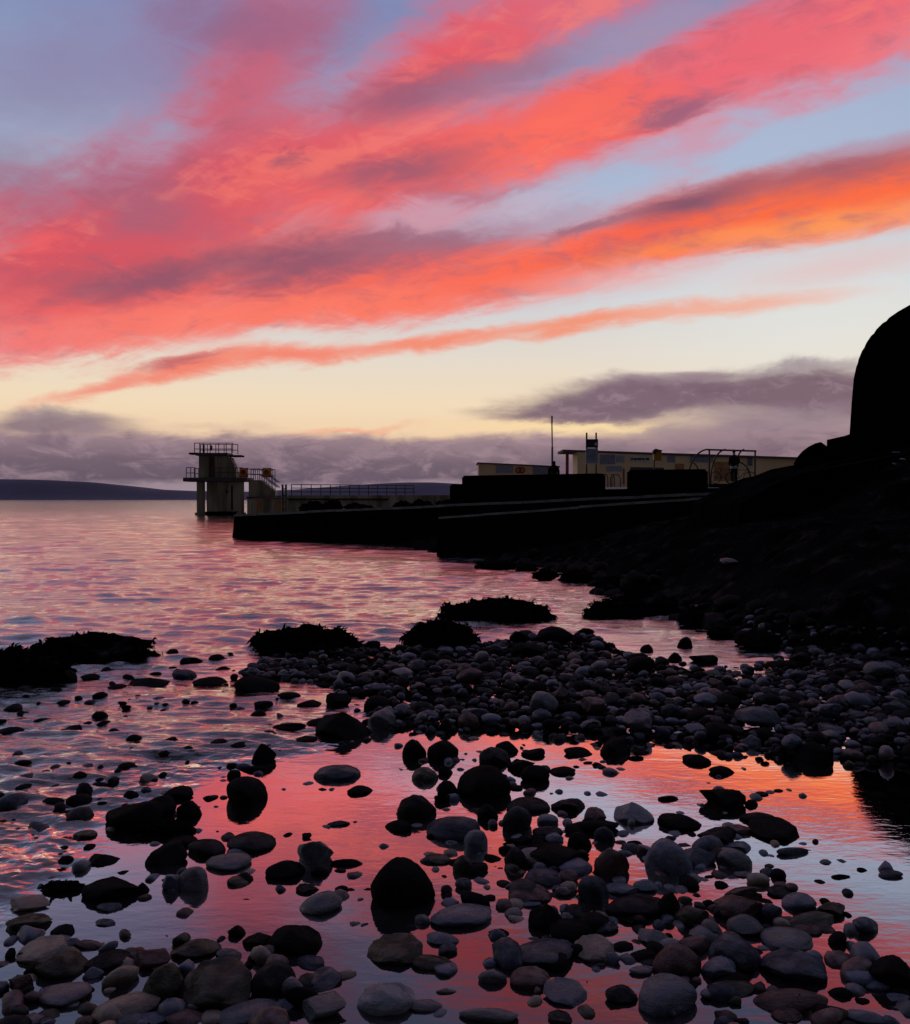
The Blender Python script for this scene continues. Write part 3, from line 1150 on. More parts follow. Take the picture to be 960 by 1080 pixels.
# ------------------------------------------------------------------ long beach building and the smaller one left of it
def building():
    D = 64.0
    zf = 2.2
    x0, x1, xm = (609 - 480) / F * D, (838 - 480) / F * D * 1.06, (595 - 480) / F * D
    zt0 = CAM_H + (527 - 474.5) / F * D
    c = empty('beach_building', (x0, D, zf))
    tag(c, 'long low cream beach building with an open red-posted porch and faded murals', 'building')
    o = Vector((x0, D, zf))
    xr = (842 - 480) / F * (D + 8)
    zr = CAM_H + (527 - 482.5) / F * (D + 8)
    bm = bmesh.new()
    a, b = Vector((x0, D, 0)), Vector((xr, D + 8, 0))
    zz0, zz1 = zt0 - .18, zr - .16
    strip_wall(bm, a - Vector((o.x, o.y, 0)), b - Vector((o.x, o.y, 0)), 2.6, -.3, zz0 - zf, -.3, zz1 - zf, True)
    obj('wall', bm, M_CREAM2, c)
    bm = bmesh.new()
    a2 = Vector((xm - .05, D - .35 - .5, 0))
    b2 = b + (b - a).normalized() * .4
    strip_wall(bm, Vector((a2.x - .1, D - .4, 0)) - Vector((o.x, o.y, 0)), Vector((b2.x, b2.y - .35, 0)) - Vector((o.x, o.y, 0)), 3.2,
               zz0 - zf + .004, zt0 - zf, zz1 - zf + .004, zr - zf, True)
    obj('roof', bm, M_SLAB, c)
    bm = bmesh.new()
    box(bm, xm - x0 + .12, xm - x0 + .34, -.1, .12, -.3, zz0 - zf, .02)
    obj('post', bm, M_RED, c)
    bm = bmesh.new()
    box(bm, xm - x0, .02, 2.2, 2.4, -.3, .95, .02)
    obj('porch_wall', bm, M_TEAL, c)
    dv = (b - a).normalized()
    nv = Vector((dv.y, -dv.x, 0))

    def panel(name, px0, px1, py0, py1, m, off=.03, par=c):
        def pt(px):
            u = (px - 480) / F
            t = (u * a.y - a.x) / (dv.x - u * dv.y)
            return a + dv * t
        p, q = pt(px0), pt(px1)
        Dm = (p.y + q.y) / 2
        za, zb2 = CAM_H + (527 - py1) / F * Dm, CAM_H + (527 - py0) / F * Dm
        bm = bmesh.new()
        s = nv * off - Vector((o.x, o.y, 0))
        strip_wall(bm, p + s, q + s, off - .005, za - zf, zb2 - zf, za - zf, zb2 - zf)
        return obj(name, bm, m, par)

    for x in (633, 638.5, 644):
        panel('mural_panel', x, x + 4.6, 479.5, 489.5, M_BLUE)
    panel('notice', 650, 658.5, 480.5, 487.5, M_PALE)
    sg = panel('sign', 664.5, 686.5, 481.3, 486.8, M_WHITE)
    for i, (x, w) in enumerate([(665.5, 1.6), (668, 3.4), (672.2, 4.0), (677, 2.6), (680.8, 3.6)]):
        panel('lettering', x, x + w, 483.0 + (i % 2) * .25, 485.3, M_INK, .06, sg)
    panel('mural_panel', 704, 712, 481, 487.5, M_BLUE)
    panel('mural_panel', 728, 752, 480.5, 487.5, M_BLUE)
    panel('mural_panel', 753, 771, 487.2, 507, M_OCHRE)
    panel('poster', 712, 721, 489, 497, M_OCHRE)
    panel('mural_panel', 640, 656, 491.5, 497, M_PALE)
    nt = panel('notice', 788, 793.5, 481.5, 491.5, M_PALE)
    for k in range(4):
        panel('lettering', 788.8, 792.8, 482.4 + k * 2.2, 483.5 + k * 2.2, M_INK, .06, nt)
    panel('window_shutter', 665, 700, 493, 497, M_NAVY)
    panel('red_post', 657.2, 658.6, 494, 511, M_RED)
    return c


building()


def hut():
    D = 74.0
    c = empty('beach_hut', P(505, 0, D))
    ox = (505 - 480) / F * D
    c.location = (ox, D, 2.0)
    tag(c, 'small low cream block with a pale blue mural, left of the mast', 'hut')
    zt = CAM_H + (527 - 487.6) / F * D - 2.0
    x1 = (575 - 480) / F * D - ox
    bm = bmesh.new()
    prism(bm, [(0, -.5), (x1 * 1.2, -.5), (x1 * 1.2, zt - .45), (0, zt - .1)], 0, 4)
    obj('wall', bm, M_CREAM2, c)
    bm = bmesh.new()
    prism(bm, [(-.12, zt - .094), (x1 * 1.22, zt - .448), (x1 * 1.22, zt - .33), (-.12, zt)], -.15, 4.2)
    obj('roof', bm, M_SLAB, c)

    def pz(py):
        return CAM_H + (527 - py) / F * D - 2.0

    def pxx(px):
        return (px - 480) / F * D - ox
    bm = bmesh.new()
    box(bm, pxx(523), pxx(541), -.04, -.004, pz(499), pz(490.8))
    obj('mural_panel', bm, M_PALE, c)
    bm = bmesh.new()
    box(bm, pxx(562), pxx(585), -.04, -.004, pz(500), pz(491.8))
    obj('mural_panel', bm, M_BLUE, c)
    bm = bmesh.new()
    torus(bm, (pxx(547), -.06, pz(496)), .22, .06)
    torus(bm, (pxx(550.5), -.06, pz(496)), .22, .06)
    obj('red_emblem', bm, M_RED, c)
    return c


hut()

# ------------------------------------------------------------------ mast, sign board, rescue box
def mast():
    D = 46.0
    p = P(582.5, 512, D)
    c = empty('flag_mast', (p.x, D, 2.05))
    tag(c, 'tall thin bare mast rising behind the long low wall', 'mast')
    bm = bmesh.new()
    h = P(0, 438.5, D).z - 2.05
    tube(bm, [(0, 0, 0), (0, 0, h * .55)], .055, 8)
    tube(bm, [(0, 0, h * .55), (-.03, 0, h)], .035, 8)
    obj('pole', bm, M_STEEL, c, True)
    bm = bmesh.new()
    box(bm, -.06, .02, -.05, .05, h - .42, h - .02, .01)
    obj('cap', bm, M_RED, c)
    bm = bmesh.new()
    box(bm, -.16, .16, -.16, .16, -.1, .08, .02)
    obj('base', bm, M_STEEL, c)


mast()


def sign_board():
    D = 50.0
    p = P(624.5, 515, D)
    c = empty('sign_board', (p.x, D, 2.1))
    tag(c, 'tall two-post notice board, navy above and pale blue below, in front of the beach building', 'sign')

    def zz(py):
        return CAM_H + (527 - py) / F * D - 2.1

    def xx(px):
        return (px - 624.5) / F * D
    for x in (618.8, 628.8):
        bm = bmesh.new()
        box(bm, xx(x) - .045, xx(x) + .045, 0, .09, -.1, zz(456.3), .01)
        obj('post', bm, M_STEEL, c)
    bm = bmesh.new()
    box(bm, xx(617.7), xx(630.6), -.06, -.004, zz(472.4), zz(463.3), .01)
    b1 = obj('upper_board', bm, M_NAVY, c)
    bm = bmesh.new()
    box(bm, xx(627), xx(629.4), -.075, -.063, zz(470), zz(467))
    obj('emblem', bm, M_WHITE, b1)
    bm = bmesh.new()
    box(bm, xx(617.7), xx(630.6), -.06, -.004, zz(488.4), zz(472.8), .01)
    b2 = obj('lower_board', bm, M_PALE, c)
    bm = bmesh.new()
    for k in range(5):
        box(bm, xx(619.2), xx(628.5 - (k % 2) * 2), -.075, -.063, zz(476 + k * 2.2), zz(475.1 + k * 2.2))
    obj('lettering', bm, M_BLUE, b2)
    bm = bmesh.new()
    box(bm, xx(617.4), xx(630.9), -.10, -.004, zz(489.6), zz(488.7), .0)
    obj('tray', bm, M_WHITE, c)


sign_board()


def rescue_box():
    D = 40.0
    p = P(690, 515, D)
    c = empty('rescue_box', (p.x, D, 1.95))
    tag(c, 'yellow-orange lifebuoy box on a dark pole behind the short low wall', 'rescue box')

    def zz(py):
        return CAM_H + (527 - py) / F * D - 1.95
    bm = bmesh.new()
    tube(bm, [(0, 0, -.2), (0, 0, zz(476))], .035, 8)
    obj('pole', bm, M_STEEL, c)
    bm = bmesh.new()
    box(bm, -.05, .33, -.12, .10, zz(485.8), zz(475), .03)
    bx_ = obj('box', bm, M_YEL, c)
    bm = bmesh.new()
    prism(bm, [(-.10, zz(478.5)), (-.06, zz(475.2)), (.04, zz(473.4)), (.16, zz(474.3)), (.34, zz(474.9)), (.34, zz(475.4)), (.10, zz(476.2)), (0, zz(479.5))], -.15, .13)
    obj('lid', bm, M_RUST, c)


rescue_box()

# bicycle hoops
def hoops():
    D = 42.0
    spots = [(634.2, 641.2), (644.0, 648.0), (645.5, 654.5)]
    labels = ['leftmost of three steel bicycle hoops between the two low walls',
              'middle steel bicycle hoop of the three, the narrowest',
              'rightmost steel bicycle hoop, with its sloping shoulders, next to the short wall']
    for (x0, x1), lb in zip(spots, labels):
        p = P((x0 + x1) / 2, 515, D)
        c = empty('bicycle_hoop', (p.x, D, 1.84))
        tag(c, lb, 'bicycle hoop', 'bicycle hoops between the walls')
        w = (x1 - x0) / F * D / 2
        h = (515 - 500) / F * D
        bm = bmesh.new()
        tube(bm, [(-w, 0, -.05), (-w, 0, h * .72), (-w * .55, 0, h), (w * .55, 0, h), (w, 0, h * .72), (w, 0, -.05)], .028, 8)
        obj('hoop', bm, M_RUST, c, True)
        for s in (-w, w):
            bm = bmesh.new()
            box(bm, s - .07, s + .07, -.07, .07, -.04, .012)
            obj('foot_plate', bm, M_STEEL, c)
        D += .5


hoops()

# ------------------------------------------------------------------ bike shelter, bicycles, people
SD = 47.0


def sxx(px, D=SD):
    return (px - 480) / F * D


def szz(py, D=SD):
    return CAM_H + (527 - py) / F * D


def bike_shelter():
    zb0 = 2.15
    c = empty('bike_shelter', (sxx(772), SD, zb0))
    tag(c, 'open rust-brown bicycle shelter frame of curved hoops and a straight top rail', 'shelter')
    ox = sxx(772)

    def arch(px_foot, px_top, yy):
        pts = []
        x0, x1 = sxx(px_foot) - ox, sxx(px_top) - ox
        z1 = szz(474) - zb0
        for k in range(13):
            t = k / 12 * math.pi / 2
            pts.append((x1 + (x0 - x1) * math.cos(t), yy, z1 * math.sin(t) ** .9 if k else -.05))
        bm = bmesh.new()
        tube(bm, pts, .045, 8)
        return obj('hoop', bm, M_RUST, c, True)

    arch(725.5, 747, 0)
    arch(750, 766, .1)
    arch(775.5, 786, .2)
    for px in (748, 796.3):
        bm = bmesh.new()
        tube(bm, [(sxx(px) - ox, 0, -.1), (sxx(px) - ox, 0, szz(474.4 if px < 760 else 475.6) - zb0)], .05, 8)
        obj('post', bm, M_RUST, c)
    bm = bmesh.new()
    tube(bm, [(sxx(746) - ox, 0, szz(474.3) - zb0), (sxx(797.4) - ox, 0, szz(475.8) - zb0)], .05, 8)
    obj('top_rail', bm, M_RUST, c)
    bm = bmesh.new()
    pts = [(sxx(779 + 15 * math.sin(t * 1.45)) - ox, .3, szz(487 + 20 * (1 - math.cos(t * 1.4))) - zb0) for t in [i / 10 for i in range(11)]]
    tube(bm, pts, .04, 8)
    obj('brace', bm, M_RUST, c, True)
    bm = bmesh.new()
    pts = [(sxx(729 + 9 * math.sin(t * 1.4)) - ox, .3, szz(487 + 12 * (1 - math.cos(t * 1.3))) - zb0) for t in [i / 10 for i in range(11)]]
    tube(bm, pts, .035, 8)
    obj('brace', bm, M_RUST, c, True)
    bm = bmesh.new()
    box(bm, sxx(748) - ox, sxx(796) - ox, -.1, .6, -.25, .02)
    obj('plinth', bm, M_CONC2, c)


bike_shelter()


def bicycle(px, D, label, rz):
    c = empty('bicycle', ((px - 480) / F * D, D, 2.2), rz)
    tag(c, label, 'bicycle', 'bicycles parked in the shelter')
    R = .33
    for x in (-.5, .5):
        bm = bmesh.new()
        torus(bm, (x, 0, R), R, .022, n=28, m=6)
        w = obj('wheel', bm, M_RUBBER, c, True)
        bm = bmesh.new()
        for k in range(8):
            t = math.pi * k / 8
            tube(bm, [(x - (R - .02) * math.cos(t), 0, R - (R - .02) * math.sin(t)), (x + (R - .02) * math.cos(t), 0, R + (R - .02) * math.sin(t))], .004, 4)
        obj('spokes', bm, M_STEEL, w)
    bm = bmesh.new()
    seat, bb, head = (-.2, 0, .82), (-.07, 0, .3), (.36, 0, .8)
    for a, b in ((seat, bb), (bb, head), ((-.18, 0, .74), head), (bb, (-.5, 0, R)), ((-.18, 0, .74), (-.5, 0, R)), ((.34, 0, .9), (.5, 0, R))):
        tube(bm, [a, b], .02, 6)
    obj('frame', bm, M_RUST, c)
    bm = bmesh.new()
    tube(bm, [(.3, -.25, .98), (.36, 0, .94), (.3, .25, .98)], .016, 6)
    tube(bm, [(.34, 0, .88), (.36, 0, .94)], .02, 6)
    obj('handlebar', bm, M_STEEL, c)
    bm = bmesh.new()
    box(bm, -.34, -.07, -.07, .07, .83, .89, .03)
    obj('saddle', bm, M_RUBBER, c)


bicycle(763, SD + .8, 'dark bicycle in the shelter left of the standing person', .25)
bicycle(781, SD + 1.1, 'dark bicycle in the shelter right behind the standing person', -.3)


def skin_mesh(name, verts, edges, radii, mat, parent, root=0, sub=2):
    me = bpy.data.meshes.new(name + '_cage')
    me.from_pydata([Vector(v) for v in verts], edges, [])
    o = bpy.data.objects.new(name + '_cage', me)
    link(o)
    o.modifiers.new('skin', 'SKIN').use_smooth_shade = True
    for i, r in enumerate(radii):
        sv = me.skin_vertices[0].data[i]
        sv.radius = (r, r) if not isinstance(r, tuple) else r
        sv.use_root = (i == root)
    ss = o.modifiers.new('sub', 'SUBSURF')
    ss.levels = sub
    ss.render_levels = sub
    dg = bpy.context.evaluated_depsgraph_get()
    m2 = bpy.data.meshes.new_from_object(o.evaluated_get(dg))
    m2.name = name
    bpy.data.objects.remove(o)
    bpy.data.meshes.remove(me)
    m2.materials.clear()
    m2.materials.append(mat)
    for p in m2.polygons:
        p.use_smooth = True
    r = bpy.data.objects.new(name, m2)
    link(r)
    if parent:
        r.parent = parent
    return r


def person(px, D, zfoot, rz, label, hood=False, legs_pale=True):
    c = empty('person', ((px - 480) / F * D, D, zfoot), rz)
    tag(c, label, 'person', 'people on the promenade')
    # x right, y forward (they look out to sea, away from the camera)
    V = [(0, 0, .95), (0, 0, 1.12), (0, .01, 1.30), (0, .02, 1.45), (0, .03, 1.55), (0, .05, 1.66), (0, .04, 1.75)]
    E = [(0, 1), (1, 2), (2, 3), (3, 4), (4, 5), (5, 6)]
    R = [(.15, .11), (.14, .10), (.165, .11), (.10, .08), (.05, .052), (.078, .092), (.055, .065)]
    for s in (-1, 1):
        i = len(V)
        V += [(s * .18, 0, 1.42), (s * .24, -.02, 1.16), (s * .21, .12, .98), (s * .19, .17, .92),
              (s * .09, 0, .90), (s * .10, .02, .50), (s * .11, -.01, .10), (s * .12, .11, .04)]
        E += [(3, i), (i, i + 1), (i + 1, i + 2), (i + 2, i + 3), (0, i + 4), (i + 4, i + 5), (i + 5, i + 6), (i + 6, i + 7)]
        R += [.065, .048, .035, .04, (.085, .09), .058, .04, (.038, .035)]
    skin_mesh('body', V, E, R, M_SKIN, c)
    JV = [(0, 0, .86), (0, 0, 1.02), (0, 0, 1.15), (0, .01, 1.32), (0, .02, 1.46), (0, .03, 1.52)]
    JE = [(k, k + 1) for k in range(5)]
    JR = [(.20, .16), (.19, .15), (.19, .14), (.205, .145), (.13, .11), .075]
    if hood:
        JV += [(0, .04, 1.64), (0, .03, 1.76)]
        JE += [(5, 6), (6, 7)]
        JR += [(.115, .12), (.085, .09)]
    for s in (-1, 1):
        i = len(JV)
        JV += [(s * .20, 0, 1.42), (s * .26, -.02, 1.16), (s * .22, .12, .99)]
        JE += [(4, i), (i, i + 1), (i + 1, i + 2)]
        JR += [.09, .072, .055]
    skin_mesh('jacket', JV, JE, JR, M_BLACK, c)
    # trousers, and a pale shirt hem showing under the jacket
    TV, TE, TR = [(0, 0, .93)], [], [(.165, .125)]
    for s in (-1, 1):
        i = len(TV)
        TV += [(s * .095, 0, .88), (s * .105, .02, .50), (s * .115, -.01, .09)]
        TE += [(0, i), (i, i + 1), (i + 1, i + 2)]
        TR += [(.11, .115), .085, .068]
    skin_mesh('trousers', TV, TE, TR, M_BLACK, c)
    if not hood:
        bm = bmesh.new()
        rings = []
        for z, rx, ry in ((.93, .20, .16), (.86, .215, .175), (.78, .215, .175)):
            rings.append([bm.verts.new((rx * math.cos(t * math.pi / 10), ry * math.sin(t * math.pi / 10), z)) for t in range(20)])
        for a, b in zip(rings, rings[1:]):
            for k in range(20):
                bm.faces.new((a[k], a[(k + 1) % 20], b[(k + 1) % 20], b[k]))
        bm.faces.new(rings[0])
        bm.faces.new(rings[-1])
        obj('shirt_hem', bm, M_PALECLOTH, c, True)
    if not hood:
        bm = bmesh.new()
        bmesh.ops.create_icosphere(bm, subdivisions=3, radius=1)
        for v in bm.verts:
            v.co = Vector((v.co.x * .092, v.co.y * .108 + .035, v.co.z * .10 + 1.715))
            if v.co.y > .10:
                v.co.z = max(v.co.z, 1.75)
        obj('hair', bm, M_HAIR, c, True)
    # face on the seaward side
    bm = bmesh.new()
    r = bmesh.ops.create_icosphere(bm, subdivisions=2, radius=.016)
    bmesh.ops.translate(bm, verts=r['verts'], vec=(0, .155, 1.65))
    for s in (-1, 1):
        r = bmesh.ops.create_icosphere(bm, subdivisions=2, radius=.011)
        bmesh.ops.translate(bm, verts=r['verts'], vec=(s * .032, .135, 1.685))
    obj('face', bm, M_SKIN, c, True)


person(774.3, SD - 1.5, 2.17, .15, 'person in a black jacket with a pale hem, standing in the bike shelter')
person(584, 44.0, 1.55, -.3, 'person in a dark hooded coat behind the long low wall, below the mast', hood=True, legs_pale=False)

# handrail posts on the pier end
def pier_rail():
    D = 28.6
    c = empty('ladder_rail', ((300 - 480) / F * D, D, .86))
    tag(c, 'pair of dark steel ladder posts with a rail on the seaward end of the pier', 'ladder rail')
    for px in (298.2, 301.8):
        bm = bmesh.new()
        x = (px - 300) / F * D
        tube(bm, [(x, 0, -.1), (x, 0, .95)], .035, 8)
        obj('post', bm, M_STEEL, c)
    bm = bmesh.new()
    for z in (.12, .35, .58, .80):
        tube(bm, [((298.2 - 300) / F * D, 0, z), ((301.8 - 300) / F * D, 0, z)], .022, 6)
    obj('rung', bm, M_STEEL, c)
    bm = bmesh.new()
    x0 = (263 - 300) / F * D
    tube(bm, [(x0, .4, -.2), (x0, .4, .48), (0, 0, .50)], .02, 6)
    obj('handrail', bm, M_STEEL, c)


pier_rail()


# ------------------------------------------------------------------ round-topped sea wall on the right
def shear(bm):
    for v in bm.verts:
        v.co.x += max(v.co.y, 0) * .55


def round_wall():
    D = 14.0
    x0 = (897 - 480) / F * D
    c = empty('round_topped_wall', (x0, D, 2.2))
    tag(c, 'huge black round-shouldered concrete bastion at the right edge', 'bastion')
    prof = [(895, 470), (895.6, 457), (897.5, 425), (899.5, 400), (903, 383), (910, 366), (920, 351), (933, 338), (946, 329), (962, 320),
            (985, 309), (1010, 301), (1040, 296), (1080, 294), (1120, 297), (1160, 306), (1200, 325), (1230, 352), (1245, 390), (1252, 470)]
    pts = [((px - 480) / F * D - x0, CAM_H + (527 - py) / F * D - 2.2) for px, py in prof]
    pts[0] = (pts[0][0], -.9)
    pts[-1] = (pts[-1][0], -.9)
    # densify
    den = []
    for (a, b) in zip(pts, pts[1:]):
        for k in range(4):
            den.append((a[0] + (b[0] - a[0]) * k / 4, a[1] + (b[1] - a[1]) * k / 4))
    den.append(pts[-1])
    bm = bmesh.new()
    prism(bm, den, 0, 5.0)
    es = [e for e in bm.edges if abs(e.verts[0].co.y - e.verts[1].co.y) < 1e-5 and len(e.link_faces) == 2 and any(len(f.verts) > 4 for f in e.link_faces)]
    bmesh.ops.bevel(bm, geom=es, offset=.10, segments=3, affect='EDGES')
    for v in bm.verts:
        v.co.x += v.co.y * .55
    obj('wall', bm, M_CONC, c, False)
    # plinth course round its foot
    bm = bmesh.new()
    x1 = (860 - 480) / F * D - x0
    prism(bm, [((861 - 480) / F * D - x0, -.8), ((862 - 480) / F * D - x0, CAM_H + (527 - 465.5) / F * D - 2.2),
               ((880 - 480) / F * D - x0, CAM_H + (527 - 461.5) / F * D - 2.2), ((896 - 480) / F * D - x0, CAM_H + (527 - 456) / F * D - 2.2),
               (6.2, CAM_H + (527 - 452) / F * D - 2.2), (6.2, -.8)], -.35, 5.2)
    shear(bm)
    obj('plinth', bm, M_CONC, c)
    bm = bmesh.new()
    poly = [((832 - 480) / F * D - x0, -.9)]
    for px, py in [(832, 489), (836, 482), (841, 476.5), (847, 472), (854, 468.5), (860, 467)]:
        poly.append(((px - 480) / F * D - x0, CAM_H + (527 - py) / F * D - 2.2))
    poly.append(((860.4 - 480) / F * D - x0, -.9))
    prism(bm, poly, -.2, 4.0)
    shear(bm)
    obj('kerb_block', bm, M_CONC, c)
    # two thin ledges stepping down towards the camera
    for (py, dy, x_a, x_b) in ((489, -1.1, 872, 1150), (500, -1.9, 840, 1150)):
        DD = D + dy
        za = CAM_H + (527 - py) / F * DD - 2.2
        bm = bmesh.new()
        xa, xb = (x_a - 480) / F * DD - x0, (x_b - 480) / F * DD - x0
        prism(bm, [(xa - .85, -1.4), (xa - .80, za - .42), (xa - .35, za - .16), (xa + .05, za), (xb, za + .75 * (xb - xa) / 4), (xb, -1.4)], dy, dy + 2.4)
        obj('ledge', bm, M_CONC, c)


round_wall()
# ------------------------------------------------------------------ beach stones
def stone_surface(g, base, rough):
    """matte stone with a thin wet film: a weak sheen that only grows at grazing angles"""
    df = g.n('ShaderNodeBsdfDiffuse')
    g.set(df.inputs['Color'], base)
    gl = g.n('ShaderNodeBsdfGlossy')
    g.set(gl.inputs['Roughness'], rough)
    lw = g.n('ShaderNodeLayerWeight')
    lw.inputs[0].default_value = .5
    mx = g.n('ShaderNodeMixShader')
    # dark weed-filmed stones take less of the sheen
    rgb = g.n('ShaderNodeSeparateColor')
    g.set(rgb.inputs[0], base)
    film = g.mr(rgb.outputs[1], .002, .035, .10, 1.0)
    g.set(mx.inputs[0], g.m('MULTIPLY', film, g.m('MULTIPLY_ADD', g.m('POWER', lw.outputs['Facing'], 4.0), .20, .066)))
    g.set(mx.inputs[1], df.outputs[0])
    g.set(mx.inputs[2], gl.outputs[0])

    def nrm(n):
        for q in (df, gl, lw):
            g.set(q.inputs['Normal'], n)
    return mx.outputs[0], nrm


def stone_mat(name, wet):
    m, g, out = new_mat(name)
    oi = g.n('ShaderNodeObjectInfo')
    tc = g.n('ShaderNodeTexCoord').outputs['Object']
    off = g.vm('SCALE', g.comb(oi.outputs['Random'], g.m('MULTIPLY', oi.outputs['Random'], 7.3), 1.0), scale=31.0)
    v = g.vm('ADD', tc, off)
    n1 = g.noise(v, 1.6, 6, .6, .4)
    n2 = g.noise(v, 22.0, 4, .7)
    base = g.mix(g.mr(n1, .32, .70), g.mix(1.0, oi.outputs['Color'], (.66, .65, .65, 1), 'MULTIPLY'), g.mix(1.0, oi.outputs['Color'], (1.22, 1.2, 1.23, 1), 'MULTIPLY'))
    base = g.mix(g.mr(n2, .58, .70, 0, .55), base, g.mix(1.0, oi.outputs['Color'], (2.0, 1.9, 1.9, 1), 'MULTIPLY'))
    base = g.mix(g.mr(n2, .42, .28, 0, .5), base, g.mix(1.0, oi.outputs['Color'], (.35, .35, .35, 1), 'MULTIPLY'))
    b, nrm = stone_surface(g, base, g.mr(n1, .3, .7, .22, .40))
    bp = g.n('ShaderNodeBump')
    bp.inputs['Strength'].default_value = .45
    bp.inputs['Distance'].default_value = .02
    g.set(bp.inputs['Height'], g.m('ADD', g.noise(v, 7, 8, .7), g.m('MULTIPLY', n1, .6)))
    nrm(bp.outputs[0])
    g.set(out.inputs[0], b)
    return m


M_STONE = stone_mat('beach_stone', True)


def ico(sub):
    bm = bmesh.new()
    bmesh.ops.create_icosphere(bm, subdivisions=sub, radius=1.0)
    v = np.array([x.co[:] for x in bm.verts])
    f = np.array([[q.index for q in p.verts] for p in bm.faces])
    bm.free()
    return v, f


ICO4, ICO2 = ico(4), ico(2)


def stone_shape(v, seed, kind):
    r = np.random.default_rng(seed)
    q = v.copy()
    # lobes
    for k in range(7):
        dv = r.normal(size=3)
        dv /= np.linalg.norm(dv)
        q *= (1 + r.uniform(-.36, .32) * np.exp(-((1 - v @ dv) / .55) ** 2))[:, None]
    # flats worn on it
    nf = {'r': 9, 'p': 7, 'j': 10}[kind]
    for k in range(nf):
        dv = r.normal(size=3)
        if kind == 'p' and k < 4:
            dv = np.array([math.cos(k * 1.57 + r.uniform(-.5, .5)), math.sin(k * 1.57 + r.uniform(-.5, .5)), .75 + r.uniform(-.1, .3)])
        dv /= np.linalg.norm(dv)
        lim = {'r': r.uniform(.70, .92), 'p': r.uniform(.58, .76), 'j': r.uniform(.55, .80)}[kind]
        s = q @ dv
        ex = np.maximum(s - lim, 0)
        q -= (ex * {'r': .6, 'p': .82, 'j': .88}[kind])[:, None] * dv
    # fine unevenness
    am = {'r': .035, 'p': .05, 'j': .08}[kind]
    nz = np.array([mnoise.fractal(Vector((p * 2.6 + seed * 3.7).tolist()), 1.0, 2.1, 4) for p in v])
    q *= (1 + am * nz)[:, None]
    mn, mx = q.min(0), q.max(0)
    q = (q - (mn + mx) / 2) / ((mx - mn) / 2)
    return q


PROTO = {}
for kd, cnt in (('r', 10), ('p', 5), ('j', 5)):
    PROTO[kd] = []
    for i in range(cnt):
        vv = stone_shape(ICO4[0], 100 + i * 7 + ord(kd), kd)
        PROTO[kd].append(np_mesh('stone_mesh', vv, ICO4[1], M_STONE))

COLS = {'K': (.0038, .0035, .0038), 'C': (.011, .010, .0115), 'B': (.043, .053, .088), 'G': (.052, .055, .066), 'R': (.056, .022, .021),
        'O': (.027, .020, .010), 'T': (.145, .100, .070), 'M': (.072, .054, .074), 'W': (.150, .153, .185), 'D': (.017, .022, .040)}
CNAME = {'K': 'black', 'C': 'charcoal', 'B': 'blue-grey', 'G': 'grey', 'R': 'reddish-brown', 'O': 'olive-brown', 'T': 'tan', 'M': 'mauve-grey',
         'W': 'pale grey', 'D': 'dark blue-grey'}

LAND = [(426, 930, 'the biggest black boulder'), (512, 828, 'the black boulder in mid-pool'), (672, 860, 'the pale three-sided stone'),
        (256, 838, 'the upright black boulder left of the pool'), (362, 765, 'the dark wedge rock'), (133, 868, 'the black dome stone by the swash'),
        (848, 1025, 'the craggy blue-black boulder'), (403, 1058, 'the pale wedge-shaped stone'), (863, 793, 'the dark stone at the pool rim'),
        (110, 942, 'the black slab near the left weed'), (574, 1010, 'the smooth blue-black boulder'), (220, 1048, 'the big olive boulder'),
        (767, 843, 'the lone black stone in orange water'), (354, 815, 'the teardrop stone'), (648, 912, 'the reddish block stone'),
        (786, 960, 'the large reddish stone'), (710, 908, 'the large blue stone mid-cluster'), (322, 672, 'the middle weed mound'),
        (95, 685, 'the left weed mound'), (462, 662, 'the weed clump on the pebble bank'), (930, 706, 'the grey stone under the bank'),
        (585, 668, 'the dark rock at the sea edge'), (824, 880, 'the big black stone by the clear water'), (487, 968, 'the broad grey stone'),
        (268, 724, 'the long black sea stone'), (496, 711, 'the reddish stone on the pebble bank'), (777, 696, 'the end of the sea inlet'),
        (940, 1030, 'the stone at the right edge'), (44, 1020, 'the olive stone at lower left'), (335, 957, 'the round dark stone near the boulder'),
        (630, 745, 'the middle of the pebble bank'), (820, 750, 'the right half of the pebble bank'), (700, 730, 'the crest of the pebble bank')]

